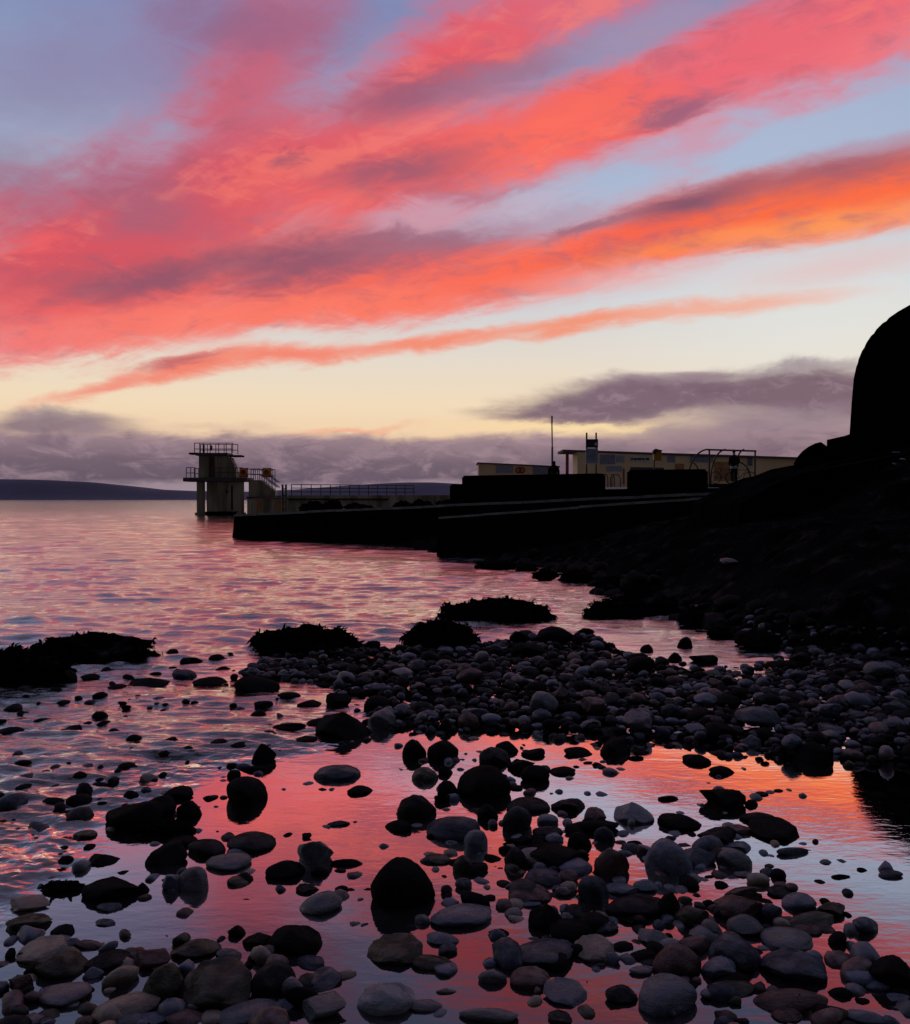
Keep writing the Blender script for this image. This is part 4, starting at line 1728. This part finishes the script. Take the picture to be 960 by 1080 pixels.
# left, top, right, waterline (photo pixels), colour, shape, optional own label
RAW = """
103 845 163 878 K r|black dome stone at the edge of the swash, largest on the left
143 840 180 864 K r
170 830 200 845 K j
183 844 209 866 K p
212 839 227 845 C j
234 819 277 852 K r|upright black boulder standing alone at the left of the pool
130 775 148 784 K p
165 779 186 788 K j
188 787 205 797 K r
105 819 122 828 B r|small blue-grey stone washed by the ripples on the left
145 817 163 827 T r|small tan stone washed by the ripples on the left
0 808 16 818 K r
32 813 50 822 K j
82 784 105 789 K j
48 771 85 777 K j
215 781 240 790 K j
286 765 318 772 K r
305 777 333 786 K j
240 783 262 791 K p
264 782 289 806 K p
252 808 281 815 K r
238 813 252 822 K r
330 749 392 781 K p|dark wedge-shaped rock between the sea ripples and the pool
386 748 416 770 G j
422 760 437 768 K r
449 761 461 775 D r
463 757 480 773 K r
329 806 378 825 D p|dark teardrop-shaped flat stone alone in the red pool
365 829 392 840 K p
344 867 368 873 D r
424 780 449 801 K p
450 781 484 803 K r
434 809 462 826 O p
462 809 478 819 K r
461 824 483 842 K j
458 838 472 848 K r
418 838 460 866 C r
404 866 434 880 K r
449 861 509 889 D r
506 789 540 808 C j
523 782 548 796 K p
482 808 540 846 K r|big black boulder in the middle of the pool
536 800 566 814 K j
550 808 581 827 K r
580 809 609 819 K p
551 790 576 800 K r
596 788 628 799 K p
633 766 663 782 C p
636 780 668 800 K j
670 792 686 797 K r
662 798 680 802 K r
637 810 653 818 M r|small round mauve pebble alone in the calm pool
626 805 636 810 C r
616 804 626 807 K r
537 829 552 835 K r
702 786 714 790 K r
536 842 582 860 C r
504 849 526 867 K r
531 847 562 878 D r
583 841 619 858 C j
568 860 590 872 B r
617 853 640 868 R r
598 865 655 880 K r
652 845 693 871 W p|pale grey three-sided stone at the edge of the bright water
695 843 718 845 C r
724 795 753 808 K r
751 791 771 798 C p
751 808 779 819 K r
743 831 791 856 K j|black blocky stone alone in the orange reflection
799 836 813 841 C r
818 834 829 837 K r
843 783 883 808 K r|dark round stone at the far rim of the pool, beside the dark reflection
787 776 805 790 B r
828 775 850 789 B r
700 857 744 878 K r
785 857 826 870 C r
798 865 849 890 K j|big black square-shouldered stone by the clear water on the right
742 873 783 897 C j
73 876 98 886 O r
88 900 120 916 K r
59 894 68 899 K r
38 911 54 918 T j
78 924 141 956 K j|black slab stone in the shallow water near the left weed
141 925 154 945 K p
98 954 123 965 D r
96 973 118 980 D r
3 946 45 965 T j
0 964 45 985 O j
150 890 190 918 K j
193 885 235 906 C r
213 900 260 922 G r|smooth grey oval stone in the left cluster
168 922 189 942 B j
181 916 217 942 M e|pale mauve elongated stone tilted in the left cluster
173 881 205 895 K r
236 878 287 902 C r
236 926 260 938 O r
277 908 318 931 K p
312 883 350 914 G j|grey-red blocky stone with pale quartz edges in the red water
317 880 328 887 K j
347 908 381 916 K r
352 918 364 922 C r
310 934 334 946 C r
313 942 358 968 G r|round dark-topped grey stone left of the biggest boulder
390 902 458 962 K r|biggest black boulder, rounded, in the red water at centre
446 901 475 914 O r
465 935 477 946 R r
437 966 454 978 G r
453 953 520 982 B r|broad smooth grey-blue stone right of the biggest boulder
490 877 515 900 B r
478 893 500 924 O r
486 910 515 926 K r
511 902 530 911 K p
480 928 498 941 D r
524 931 541 938 C r
507 946 523 953 K r
531 885 562 893 K r
533 893 558 918 C r
563 872 595 884 C r
560 885 576 895 K r
576 880 596 892 B r
560 888 626 920 K j
600 879 626 898 K r
597 872 617 884 K r
628 872 650 890 D r
650 888 662 892 R r
554 917 600 938 D r
590 906 628 926 B r
590 919 612 936 R r
585 935 612 949 R j
630 889 667 928 R j|reddish-brown block stone standing at the right of the cluster
612 925 645 956 D r
537 935 585 957 R j
550 952 572 960 B r
560 953 599 986 K p
592 955 606 966 B r
643 932 680 948 B r
671 929 697 944 B p
642 943 706 972 C r
695 942 722 970 K r
663 888 680 894 K r
675 895 686 906 C r
686 886 735 926 B r|large blue-grey stone in the middle of the right-hand cluster
722 893 760 917 D r
765 887 796 901 B r
761 896 797 919 G r
778 920 801 928 M r
748 895 766 906 R r
768 870 800 882 R j
821 895 858 904 D r
880 924 901 929 K r
908 917 919 922 K r
931 920 957 929 D r
745 925 755 928 K r
766 936 810 949 R j
761 942 815 977 R j|large angular reddish-brown stone on the right
814 935 843 950 C p
831 943 867 964 B r|round blue stone beside the olive flat stone on the right
806 953 832 975 D r
870 954 899 972 O r
832 964 890 983 O e|flat elongated olive stone on the right
743 951 758 960 K r
718 955 755 982 O j
718 947 733 957 O r
773 965 812 992 G p
742 972 767 996 M r
720 988 753 1010 R r
812 980 866 1008 G r
832 971 850 980 R r
843 977 872 990 R r
756 987 810 1028 D r|dark blue round boulder among the right-hand stones
813 1003 884 1043 D j|craggy blue-black boulder standing in water on the right
745 1012 783 1039 B r
764 1034 802 1056 O r
692 994 747 1036 R r
676 1030 741 1076 B r|large smooth blue-grey stone at the bottom, right of centre
802 1047 880 1074 R e
924 1010 972 1050 K r
918 1034 945 1050 B r
943 1050 966 1061 B r
895 1049 907 1053 K r
857 1065 902 1084 O r
900 1068 945 1086 B r
820 1066 852 1084 R r
582 972 628 998 K r
538 989 608 1026 D r|smooth blue-black boulder at the bottom centre
608 992 652 1020 T j|dark stone with a speckled tan top at bottom centre
628 974 655 988 D r
654 968 676 979 K j
678 979 712 1002 G p
667 1004 697 1018 K r
666 1022 694 1033 M r
505 1025 535 1042 G e
540 1022 582 1048 R r
531 1022 547 1031 K j
575 1038 622 1066 B r
641 1041 677 1064 C p
485 1065 547 1084 G r
580 1069 606 1086 C r
252 987 282 1003 K j
238 978 256 992 K r
279 976 336 1012 K p
310 1010 340 1027 D r
262 1018 307 1056 C r
293 1034 320 1060 M r
288 1055 310 1071 B r
316 1025 357 1050 D j
346 1027 375 1037 T e
315 1049 363 1082 G j
375 1037 437 1076 W p|pale grey wedge-shaped stone near the bottom edge
430 1058 466 1072 M r
385 990 445 1023 O j|blocky stone, grey on the left and olive on the right, in red water
433 1010 482 1029 O r
457 1018 482 1034 B r
450 984 484 1001 B r
462 998 482 1011 D r
222 1058 292 1088 G r
460 1046 482 1052 T r
6 992 60 1022 T j
30 1005 83 1038 O r
73 994 103 1005 R r
80 1003 132 1029 C r
84 1022 104 1037 B r
102 1021 141 1044 T e|pale tan oval stone at lower left
135 1003 176 1028 R r
175 992 227 1016 O r
144 1018 186 1062 O r
180 1018 258 1072 O j|big olive-brown boulder at the lower left
223 1003 252 1018 D r
28 1037 85 1068 M r|mauve-grey domed stone at the lower left edge
90 1051 160 1082 T e
170 1067 210 1088 R r
0 1030 28 1055 R j
0 1000 11 1016 K r
115 1072 146 1090 G r
10 1073 38 1088 M r
140 1071 173 1088 B r
131 713 177 727 K r
178 706 203 718 D r
82 711 102 717 K r
60 706 78 722 K j
104 704 115 711 K r
94 730 110 738 K j
57 739 71 745 K j
190 692 212 700 K j
218 690 235 698 K r
200 714 236 725 K r
227 703 242 708 K r
110 722 130 728 K j
172 685 186 692 K j
156 709 168 713 K r
176 703 186 708 K r
244 714 292 733 K r|long black stone on the seaward side of the pebble bank
290 730 315 739 K r
312 738 339 748 K r
266 739 286 749 K r
262 750 279 758 K j
342 731 370 748 K j
383 734 412 752 K r
322 758 345 767 K r
285 765 321 771 K r
290 707 302 717 W r
332 719 355 726 K r
538 665 560 677 K r
567 660 607 676 K p|dark peaked rock where the sea meets the pebble bank
604 669 616 677 K r
610 662 628 670 K j
677 680 690 688 K r
662 692 692 707 K r
706 688 722 699 K r
716 672 732 684 K j
540 678 576 690 K j
480 705 511 718 R e|long reddish stone at the left crest of the pebble bank
916 698 946 713 G r|grey domed stone on dark shingle under the black bank
836 688 858 699 C r
868 740 892 754 B r
828 697 846 703 K r
730 690 760 702 K j
500 687 516 697 M r
486 744 520 762 B j
505 753 530 767 B r
560 729 590 750 G r
615 735 640 752 R r
586 724 602 736 R r
735 731 760 743 B r
782 745 828 764 D r
900 790 936 800 R r
870 795 890 803 D r
660 750 690 768 M r
700 742 722 756 D r
"""

stones = []      # (x, y, z, a, b, c, rz, tilt, colour, shape, label, px, py, place)


def solve(x0, y0, x1, y1, zg, shape, r):
    D = (CAM_H - zg) * F / (y1 - HZ)
    th = math.atan((y1 - HZ) / F)
    a = (x1 - x0) / 2 / F * D * 1.03
    Hv = (y1 - y0) / F * D * math.cos(th)
    b = a * (r.uniform(.72, .95) if shape != 'e' else .55)

    def vis(b, c):
        return .954 * b * math.sin(th) + .3 * c * math.cos(th) + math.sqrt((c * math.cos(th)) ** 2 + (b * math.sin(th)) ** 2)
    cmin, cmax = .24 * a, 1.12 * a
    while vis(b, cmin) > Hv and b > .3 * a:
        b *= .94
    lo, hi = cmin, cmax
    for _ in range(30):
        m = (lo + hi) / 2
        if vis(b, m) < Hv:
            lo = m
        else:
            hi = m
    c = lo
    Dc = D + .954 * b
    return ((x0 + x1) / 2 - 480) / F * (D + .3 * b), Dc, zg + .3 * c, a, b, c


rr = random.Random(11)
for ln in RAW.strip().splitlines():
    head, _, lab = ln.partition('|')
    x0, y0, x1, y1, cl, sh = head.split()
    x0, y0, x1, y1 = map(float, (x0, y0, x1, y1))
    cx, by = (x0 + x1) / 2, y1
    gx_, gy_ = onz(cx, by, 0.03)
    onbar = float(poly_sd(np.array([gx_]), np.array([gy_]), BAR)[0]) < -.05
    zg = .06 if onbar else 0.0
    X, Y, Z, a, b, c = solve(x0, y0, x1, y1, zg, sh, rr)
    place = 'bank' if onbar else ('pool' if float(poly_sd(np.array([gx_]), np.array([gy_]), POOL)[0]) < .1 else 'sea')
    stones.append([X, Y, Z, a, b, c, rr.uniform(-.22, .22) + (.5 if sh == 'e' and rr.random() < .5 else 0), rr.uniform(-.10, .10), cl,
                   ('r' if sh == 'e' else ('j' if rr.random() < .55 else 'p') if sh == 'r' and rr.random() < .38 and not lab else sh), lab, cx, (y0 + y1) / 2, place])

# the pebble bank: packed stones of many sizes, the larger on top
cand = []
bx_ = np.array(BAR)
tries = 0
sizes = []
while len(cand) < 1500 and tries < 45000:
    tries += 1
    x = rr.uniform(bx_[:, 0].min(), bx_[:, 0].max())
    y = rr.uniform(bx_[:, 1].min(), bx_[:, 1].max())
    if abs(x) > y * .62:
        continue
    sd = float(poly_sd(np.array([x]), np.array([y]), BAR)[0])
    if sd > .06:
        continue
    if float(fbm(np.array([x * 1.5]), np.array([y * 2.2]), 3, 71)[0]) < -.085 - .1 * min(1, max(0, -sd)):
        continue
    a = min(.085, .022 + rr.expovariate(1 / .018)) if tries > 1800 else rr.uniform(.05, .085)
    ok = True
    for q in cand:
        if (q[0] - x) ** 2 + ((q[1] - y) * 1.15) ** 2 < ((q[2] + a) * .80) ** 2:
            ok = False
            break
    if ok:
        for q in stones:
            if (q[0] - x) ** 2 + ((q[1] - y) * 1.1) ** 2 < ((q[3] + a) * .80) ** 2:
                ok = False
                break
    if ok:
        cand.append((x, y, a))
cand.sort(key=lambda q: -q[2] / q[1])
N_IND = 300 - len(stones)
mass_items = []
colpick = 'CCCCCCCKKKKKKKKDDDDDDBBGMRRRRO'
colpick2 = 'CCCCKKKKKDDDBGRRO'
for i, (x, y, a) in enumerate(cand):
    cl = rr.choice(colpick)
    b, c = a * rr.uniform(.60, .95), a * rr.uniform(.34, .70)
    z = .012 + .25 * c + rr.uniform(-.01, .022)
    rz = rr.uniform(0, 6.28)
    px, py = 480 + x / y * F, HZ + (CAM_H - z) / y * F
    sh = rr.choice('rrrrpjj')
    if i < N_IND:
        stones.append([x, y, z, a, b, c, rz, rr.uniform(-.2, .2), cl, sh, '', px, py, 'bank'])
    else:
        mass_items.append((x, y, z, a, b, c, rz, cl))

# small shingle: on the bank under the big stones, on the dark beach to the right, around the pool stones, a few under water
def scatter(n, fx):
    k = 0
    while k < n:
        r = fx()
        if r is None:
            continue
        mass_items.append(r)
        k += 1


def f_bank():
    x = rr.uniform(bx_[:, 0].min() - .3, bx_[:, 0].max())
    y = rr.uniform(bx_[:, 1].min() - .3, bx_[:, 1].max() + .3)
    if abs(x) > y * .66:
        return None
    sd = float(poly_sd(np.array([x]), np.array([y]), BAR)[0])
    if sd > .12:
        return None
    a = rr.uniform(.014, .045)
    return (x, y, .012 + rr.uniform(-.01, .03) - max(0, sd) * .3, a, a * rr.uniform(.7, 1), a * rr.uniform(.5, .8), rr.uniform(0, 6.28), rr.choice(colpick2))


def f_right():
    x = rr.uniform(2.4, 5.2)
    y = rr.uniform(3.4, 8.6)
    if x > y * .66 or x < 1.6 + (y - 3) * .25 - .3:
        return None
    z = float(ground_z(np.array([x]), np.array([y]))[0])
    if z < -.02 or z > .22:
        return None
    a = min(.09, .015 + rr.expovariate(1 / .018))
    return (x, y, z + a * .25, a, a * rr.uniform(.7, 1), a * rr.uniform(.5, .8), rr.uniform(0, 6.28), rr.choice('KKKKCCCDDB'))


def f_pool():
    q = stones[rr.randrange(0, 190)]
    if q[13] == 'sea':
        return None
    t = rr.uniform(0, 6.28)
    d_ = q[3] + abs(rr.gauss(0, .13))
    x, y = q[0] + d_ * math.cos(t), q[1] + d_ * math.sin(t)
    if y < 1.5:
        return None
    a = rr.uniform(.012, .04)
    return (x, y, -.012 + rr.uniform(-.02, .012), a, a * rr.uniform(.7, 1), a * rr.uniform(.5, .8), rr.uniform(0, 6.28), rr.choice('CKKDBGRT'))


def f_under():
    y = rr.uniform(1.4, 4.2)
    x = rr.uniform(-.62, .62) * y
    a = rr.uniform(.02, .09)
    return (x, y, -.10, a, a * rr.uniform(.7, 1), min(.07, a * rr.uniform(.4, .7)), rr.uniform(0, 6.28), rr.choice('CDBGRTMO'))


scatter(2200, f_bank)
scatter(900, f_right)
scatter(650, f_pool)
scatter(420, f_under)


def f_left():
    py = rr.uniform(690, 890)
    px = rr.uniform(-30, 300)
    x, y = onz(px, py)
    if float(poly_sd(np.array([x]), np.array([y]), POOL)[0]) < .05:
        return None
    a = min(.075, .014 + rr.expovariate(1 / .016))
    return (x, y, rr.uniform(-.022, .014), a, a * rr.uniform(.6, 1), a * rr.uniform(.35, .7), rr.uniform(0, 6.28), rr.choice('KKKKKCCD'))


def f_shore():
    y = rr.uniform(7.5, 18.5)
    x = float(np.interp(y, SHORE_D, SHORE_X)) + rr.gauss(-.06, .13)
    a = min(.22, .03 + rr.expovariate(1 / .05))
    z = max(-.02, float(ground_z(np.array([x]), np.array([y]))[0]))
    return (x, y, z + a * .1, a, a * rr.uniform(.6, 1), a * rr.uniform(.35, .8), rr.uniform(0, 6.28), 'K')




def f_corner():
    if rr.random() < .45:
        px, py = rr.uniform(-30, 330), rr.uniform(985, 1110)
    else:
        px = rr.uniform(500, 920)
        py = 870 + (px - 500) * .30 + rr.gauss(50, 60)
    if py < 850:
        return None
    x, y = onz(px, py)
    a = min(.06, .014 + rr.expovariate(1 / .014))
    return (x, y, rr.uniform(-.02, .012), a, a * rr.uniform(.6, 1), a * rr.uniform(.4, .75), rr.uniform(0, 6.28), rr.choice('CKKKDDBGRRTO'))


scatter(330, f_corner)
scatter(330, f_left)
scatter(420, f_shore)

# ---- the mass of pebbles: one mesh, a colour per pebble
protos_lo = [stone_shape(ICO2[0], 900 + i * 13, 'r' if i < 6 else 'j') for i in range(9)]
V_, F_, Cc = [], [], []
nb_ = 0
for it in mass_items:
    x, y, z, a, b, c, rz, cl = it
    q = protos_lo[rr.randrange(9)] * np.array([a, b, c])
    tl = rr.uniform(-.25, .25)
    ct, stl = math.cos(tl), math.sin(tl)
    q = np.stack([q[:, 0] * ct - q[:, 2] * stl, q[:, 1], q[:, 0] * stl + q[:, 2] * ct], -1)
    cr, sr = math.cos(rz), math.sin(rz)
    q = np.stack([q[:, 0] * cr - q[:, 1] * sr + x, q[:, 0] * sr + q[:, 1] * cr + y, q[:, 2] + z], -1)
    V_.append(q)
    F_.append(ICO2[1] + nb_)
    nb_ += len(q)
    k = rr.uniform(.65, 1.25)
    Cc.append(np.tile(np.array([*(v * k for v in COLS[cl]), 1.0]), (len(q), 1)))


def pebble_mat():
    m, g, out = new_mat('shingle')
    cc = g.n('ShaderNodeAttribute', attribute_name='tint').outputs['Color']
    pos = g.n('ShaderNodeNewGeometry').outputs['Position']
    n1 = g.noise(pos, 38, 6, .65)
    base = (g.mix(g.mr(n1, .3, .7), g.mix(1.0, cc, (.6, .6, .6, 1), 'MULTIPLY'), g.mix(1.0, cc, (1.35, 1.3, 1.3, 1), 'MULTIPLY')))
    b, nrm = stone_surface(g, base, .4)
    bp = g.n('ShaderNodeBump')
    bp.inputs['Strength'].default_value = .4
    bp.inputs['Distance'].default_value = .006
    g.set(bp.inputs['Height'], g.noise(pos, 60, 6, .7))
    nrm(bp.outputs[0])
    g.set(out.inputs[0], b)
    return m


peb = link(bpy.data.objects.new('pebbles', np_mesh('pebbles', np.concatenate(V_), np.concatenate(F_), pebble_mat(), True,
                                                  {'tint': ('FLOAT_COLOR', np.concatenate(Cc))})))
tag(peb, 'small dark shingle packed between the larger stones', 'pebbles', kind='stuff')

# ---- individual stones
objs = []
for i, s in enumerate(stones):
    X, Y, Z, a, b, c, rz, tl, cl, sh, lab, px, py, place = s
    me = PROTO[sh][rr.randrange(len(PROTO[sh]))]
    o = link(bpy.data.objects.new('stone', me))
    o.location = (X, Y, Z)
    o.rotation_euler = (tl * .5, tl, rz + (math.pi if rr.random() < .5 and sh != 'p' else 0))
    o.scale = (a, b, c)
    k = rr.uniform(.75, 1.2)
    base = COLS[cl]
    o.color = (base[0] * k, base[1] * k * rr.uniform(.96, 1.04), base[2] * k * rr.uniform(.95, 1.06), 1)
    o['category'] = 'stone'
    o['group'] = {'bank': 'stones on the pebble bank', 'pool': 'stones in the tidal pool', 'sea': 'stones in the sea ripples'}[place]
    objs.append(o)

# ---- labels that single each stone out
import re
ORD = ['first', 'second', 'third', 'fourth', 'fifth', 'sixth', 'seventh', 'eighth', 'ninth', 'tenth', 'eleventh', 'twelfth']


def landmark(px, py, i):
    best = None
    for (lx, ly, nm) in LAND:
        dd = math.hypot(lx - px, (ly - py) * 1.4)
        if dd < 9:
            continue
        if best is None or dd < best[0]:
            best = (dd, lx, ly, nm)
    dd, lx, ly, nm = best
    dx, dy = px - lx, (py - ly) * 1.4
    if abs(dx) > abs(dy) * 1.3:
        rel = 'left of' if dx < 0 else 'right of'
    else:
        rel = 'behind' if dy < 0 else 'in front of'
    return rel + ' ' + nm, rel in ('left of', 'right of')


labs = {}
for i, s in enumerate(stones):
    X, Y, Z, a, b, c, rz, tl, cl, sh, lab, px, py, place = s
    if lab:
        objs[i]['label'] = lab
        continue
    w = a / (Y + .001) * F * 2
    size = 'tiny' if w < 14 else 'small' if w < 24 else 'medium' if w < 42 else 'large'
    form = 'flat' if c < .42 * a else {'r': 'rounded', 'p': 'pointed', 'j': 'angular'}[sh]
    where, _ = landmark(px, py, i)
    labs.setdefault('%s %s %s stone %s' % (size, form, CNAME[cl], where), []).append(i)
for t, ids in labs.items():
    if len(ids) == 1:
        objs[ids[0]]['label'] = t
        continue
    ids.sort(key=lambda k: stones[k][11])
    n = len(ids)
    for k, i in enumerate(ids):
        if n == 2:
            objs[i]['label'] = t + ', ' + ('leftmost of two' if k == 0 else 'rightmost of two')
        else:
            objs[i]['label'] = t + ', ' + ('leftmost' if k == 0 else 'rightmost' if k == n - 1 else ORD[k] + ' from left')

# ------------------------------------------------------------------ weed-covered rocks
def weed_mat():
    m, g, out = new_mat('bladder_wrack')
    pos = g.n('ShaderNodeNewGeometry').outputs['Position']
    c = g.mix(g.mr(g.noise(pos, 14, 4, .6), .35, .7), (.003, .0025, .0023, 1), (.010, .007, .005, 1))
    b = g.n('ShaderNodeBsdfDiffuse')
    g.set(b.inputs['Color'], c)
    g.set(out.inputs[0], b.outputs[0])
    return m


M_WEED = weed_mat()


def weed_rock(x0, y0, x1, y1, label, seed, depth=.7, fr=.10, nfr=1500, z0=0.0):
    D = (CAM_H - z0) * F / (y1 - HZ)
    a = (x1 - x0) / 2 / F * D
    b = a * depth
    h = (y1 - y0) / F * D * .74
    c = empty('seaweed_rock', (((x0 + x1) / 2 - 480) / F * (D + b), D + b * .9, z0))
    tag(c, label, 'seaweed rock', 'seaweed-covered rocks at the water edge')
    v = ICO4[0].copy()
    r = np.random.default_rng(seed)
    nz = np.array([mnoise.fractal(Vector((p * 2.6 + seed * 3.3).tolist()), .8, 2.1, 6) for p in v])
    q = v * (1 + .36 * nz)[:, None]
    q[:, 2] = np.where(q[:, 2] > 0, np.abs(q[:, 2]) ** .75, q[:, 2])
    q = q * np.array([a * 1.0, b, h * .92])
    me = np_mesh('rock', q, ICO4[1], M_ROCK)
    o = link(bpy.data.objects.new('rock', me))
    o.parent = c
    # fronds: short forked straps with little bladders hanging over the rock
    top = np.where(v[:, 2] > -.15)[0]
    Vs, Fs = [], []
    n = 0
    for k in range(nfr):
        i = top[r.integers(len(top))]
        p = q[i]
        nrm = v[i] / np.array([a, b, h])
        nrm /= np.linalg.norm(nrm)
        dr = r.normal(size=3) * 1.0 + nrm * .35 + np.array([0, 0, -.45])
        dr /= np.linalg.norm(dr)
        L = fr * r.uniform(.45, 1.3)
        w = fr * r.uniform(.10, .24)
        sd = np.cross(dr, r.normal(size=3))
        sd /= np.linalg.norm(sd) + 1e-9
        up = np.cross(sd, dr)
        pts = []
        pp = p - nrm * .01
        dd = dr.copy()
        for s in range(4):
            ww = w * (1, 1.15, 1.0, .35)[s]
            tt = w * .35
            pts += [pp - sd * ww, pp + up * tt, pp + sd * ww, pp - up * tt]
            dd = dd + np.array([0, 0, -.45]) + r.normal(size=3) * .35
            dd /= np.linalg.norm(dd)
            pp = pp + dd * L / 3
        Vs.append(np.array(pts))
        for s in range(3):
            o_ = n + s * 4
            for e in range(4):
                f = (e + 1) % 4
                Fs.append((o_ + e, o_ + f, o_ + 4 + f, o_ + 4 + e))
        Fs.append((n, n + 3, n + 2, n + 1))
        Fs.append((n + 12, n + 13, n + 14, n + 15))
        n += 16
    me = np_mesh('seaweed', np.concatenate(Vs), np.array(Fs), M_WEED, False)
    o = link(bpy.data.objects.new('seaweed', me))
    o.parent = c
    return c


weed_rock(34, 664, 160, 699, 'long black seaweed-covered rock in the sea at the left, behind a second one', 3, .5, .055, 4500)
weed_rock(-36, 672, 62, 725, 'black seaweed-covered rock cut by the left edge of the photo', 4, .6, .05, 4500)
weed_rock(268, 657, 378, 690, 'bristling black seaweed mound behind the pebble bank, left of its middle', 5, .6, .065, 4500)
weed_rock(428, 648, 498, 687, 'ragged seaweed clump standing on the far edge of the pebble bank', 6, .7, .07, 3500)
weed_rock(466, 629, 578, 656, 'flat spreading seaweed rock in the inlet behind the ragged clump', 7, .5, .075, 4500)
weed_rock(622, 627, 690, 651, 'seaweed rock at the foot of the black bank beside the inlet', 8, .6, .075, 3000)
weed_rock(42, 935, 88, 945, 'small clump of seaweed on a stone beside the left swash', 9, .5, .03, 330)
weed_rock(140, 868, 200, 884, 'strip of seaweed lying among the black stones by the swash', 10, .5, .03, 900)

# ------------------------------------------------------------------ dark boulders at the foot of the walls
BOULDER = {}


def boulder(x0, y0, x1, y1, D, label, seed, group):
    a = (x1 - x0) / 2 / F * D
    h = (y1 - y0) / F * D / 2
    if seed not in BOULDER:
        q = ICO4[0] * (1 + .42 * np.array([mnoise.fractal(Vector((p * 2.2 + seed * 5.1).tolist()), .9, 2.1, 6) for p in ICO4[0]]))[:, None]
        q = (q - (q.min(0) + q.max(0)) / 2) / ((q.max(0) - q.min(0)) / 2)
        BOULDER[seed] = np_mesh('boulder_mesh', q, ICO4[1], M_ROCK)
    o = link(bpy.data.objects.new('boulder', BOULDER[seed]))
    zt = CAM_H + (HZ - y0) / F * D
    o.location = (((x0 + x1) / 2 - 480) / F * D, D, zt - h)
    o.scale = (a, a * .8, h)
    o.rotation_euler = (0, 0, seed * 1.3)
    o.color = (.0028, .0026, .0028, 1)
    tag(o, label, 'boulder', group)


for k, (x0, y0, x1, y1, lb) in enumerate([(500, 590, 548, 603, 'flat black boulder at the foot of the quay wall corner, leftmost there'),
                                          (540, 594, 572, 606, 'black boulder second from the quay wall corner'),
                                          (560, 599, 592, 615, 'peaked black boulder in the inlet between the quay and the weed rock'),
                                          (586, 600, 632, 618, 'long black boulder at the bank, right of the peaked boulder'),
                                          (622, 606, 668, 628, 'bulky black boulder at the bank above the rightmost weed rock'),
                                          (655, 616, 690, 640, 'black boulder at the bank right of the bulky boulder'),
                                          (682, 628, 722, 652, 'black boulder on the inlet shore, right of the rightmost weed rock'),
                                          (715, 642, 748, 664, 'black boulder on the inlet shore, third from the right'),
                                          (742, 655, 782, 676, 'black boulder on the inlet shore, second from the right'),
                                          (776, 664, 826, 688, 'black boulder closing the end of the inlet')]):
    boulder(x0, y0, x1, y1, CAM_H * F / (y1 - 4 - HZ), lb, k, 'black boulders along the inlet shore')
for k, (x0, y0, x1, y1, lb) in enumerate([(312, 528, 345, 545, 'low black rock heap at the left under the causeway railing'),
                                          (338, 526.5, 366, 545, 'rounded black rock under the causeway, second from left'),
                                          (360, 530, 396, 545, 'flat black rock under the middle of the causeway'),
                                          (408, 527.5, 440, 545, 'broad black rock under the end of the causeway railing'),
                                          (430, 526, 462, 545, 'black rock between the causeway railing and the stepped wall'),
                                          (455, 526.5, 490, 545, 'black rock right against the stepped end of the low wall')]):
    boulder(x0, y0, x1, y1, 44.0, lb, k + 20, 'black rocks under the causeway')

# pale flat stones lying on the dark bank
def bank_hit(px, py):
    dv = Vector(((px - 480) / F, 1.0, (HZ - py) / F))
    t = 3.0
    while t < 22:
        z = CAM_H + dv.z * t
        if z < float(ground_z(np.array([dv.x * t]), np.array([t]))[0]):
            return Vector((dv.x * t, t, z))
        t += .02
    return None


for k, (px, py, w, lb) in enumerate([(772, 594, 26, 'pale flat stone lying alone low on the black bank'),
                                     (800, 541, 9, 'small pale flat stone on the bank below the shelter'),
                                     (883, 500, 14, 'pale sliver of stone on the ledge under the bastion'),
                                     (737, 640, 8, 'small grey stone near the foot of the black bank'),
                                     (946, 478, 9, 'pale stone in the heap under the bastion, uppermost'),
                                     (936, 484, 8, 'pale stone in the heap under the bastion, left'),
                                     (953, 485, 9, 'pale stone in the heap under the bastion, right'),
                                     (944, 490, 8, 'pale stone in the heap under the bastion, lowest')]):
    h = bank_hit(px, py)
    if h is None:
        continue
    a = w / F * h.y / 2
    o = link(bpy.data.objects.new('stone', PROTO['j'][k % 5]))
    o.location = h + Vector((0, 0, a * .1))
    o.scale = (a, a * .8, a * .28)
    o.rotation_euler = (.1, .12, .3)
    o.color = (.036, .031, .033, 1) if py > 492 else (.13, .13, .17, 1)
    tag(o, lb, 'stone', 'pale stones on the black bank')
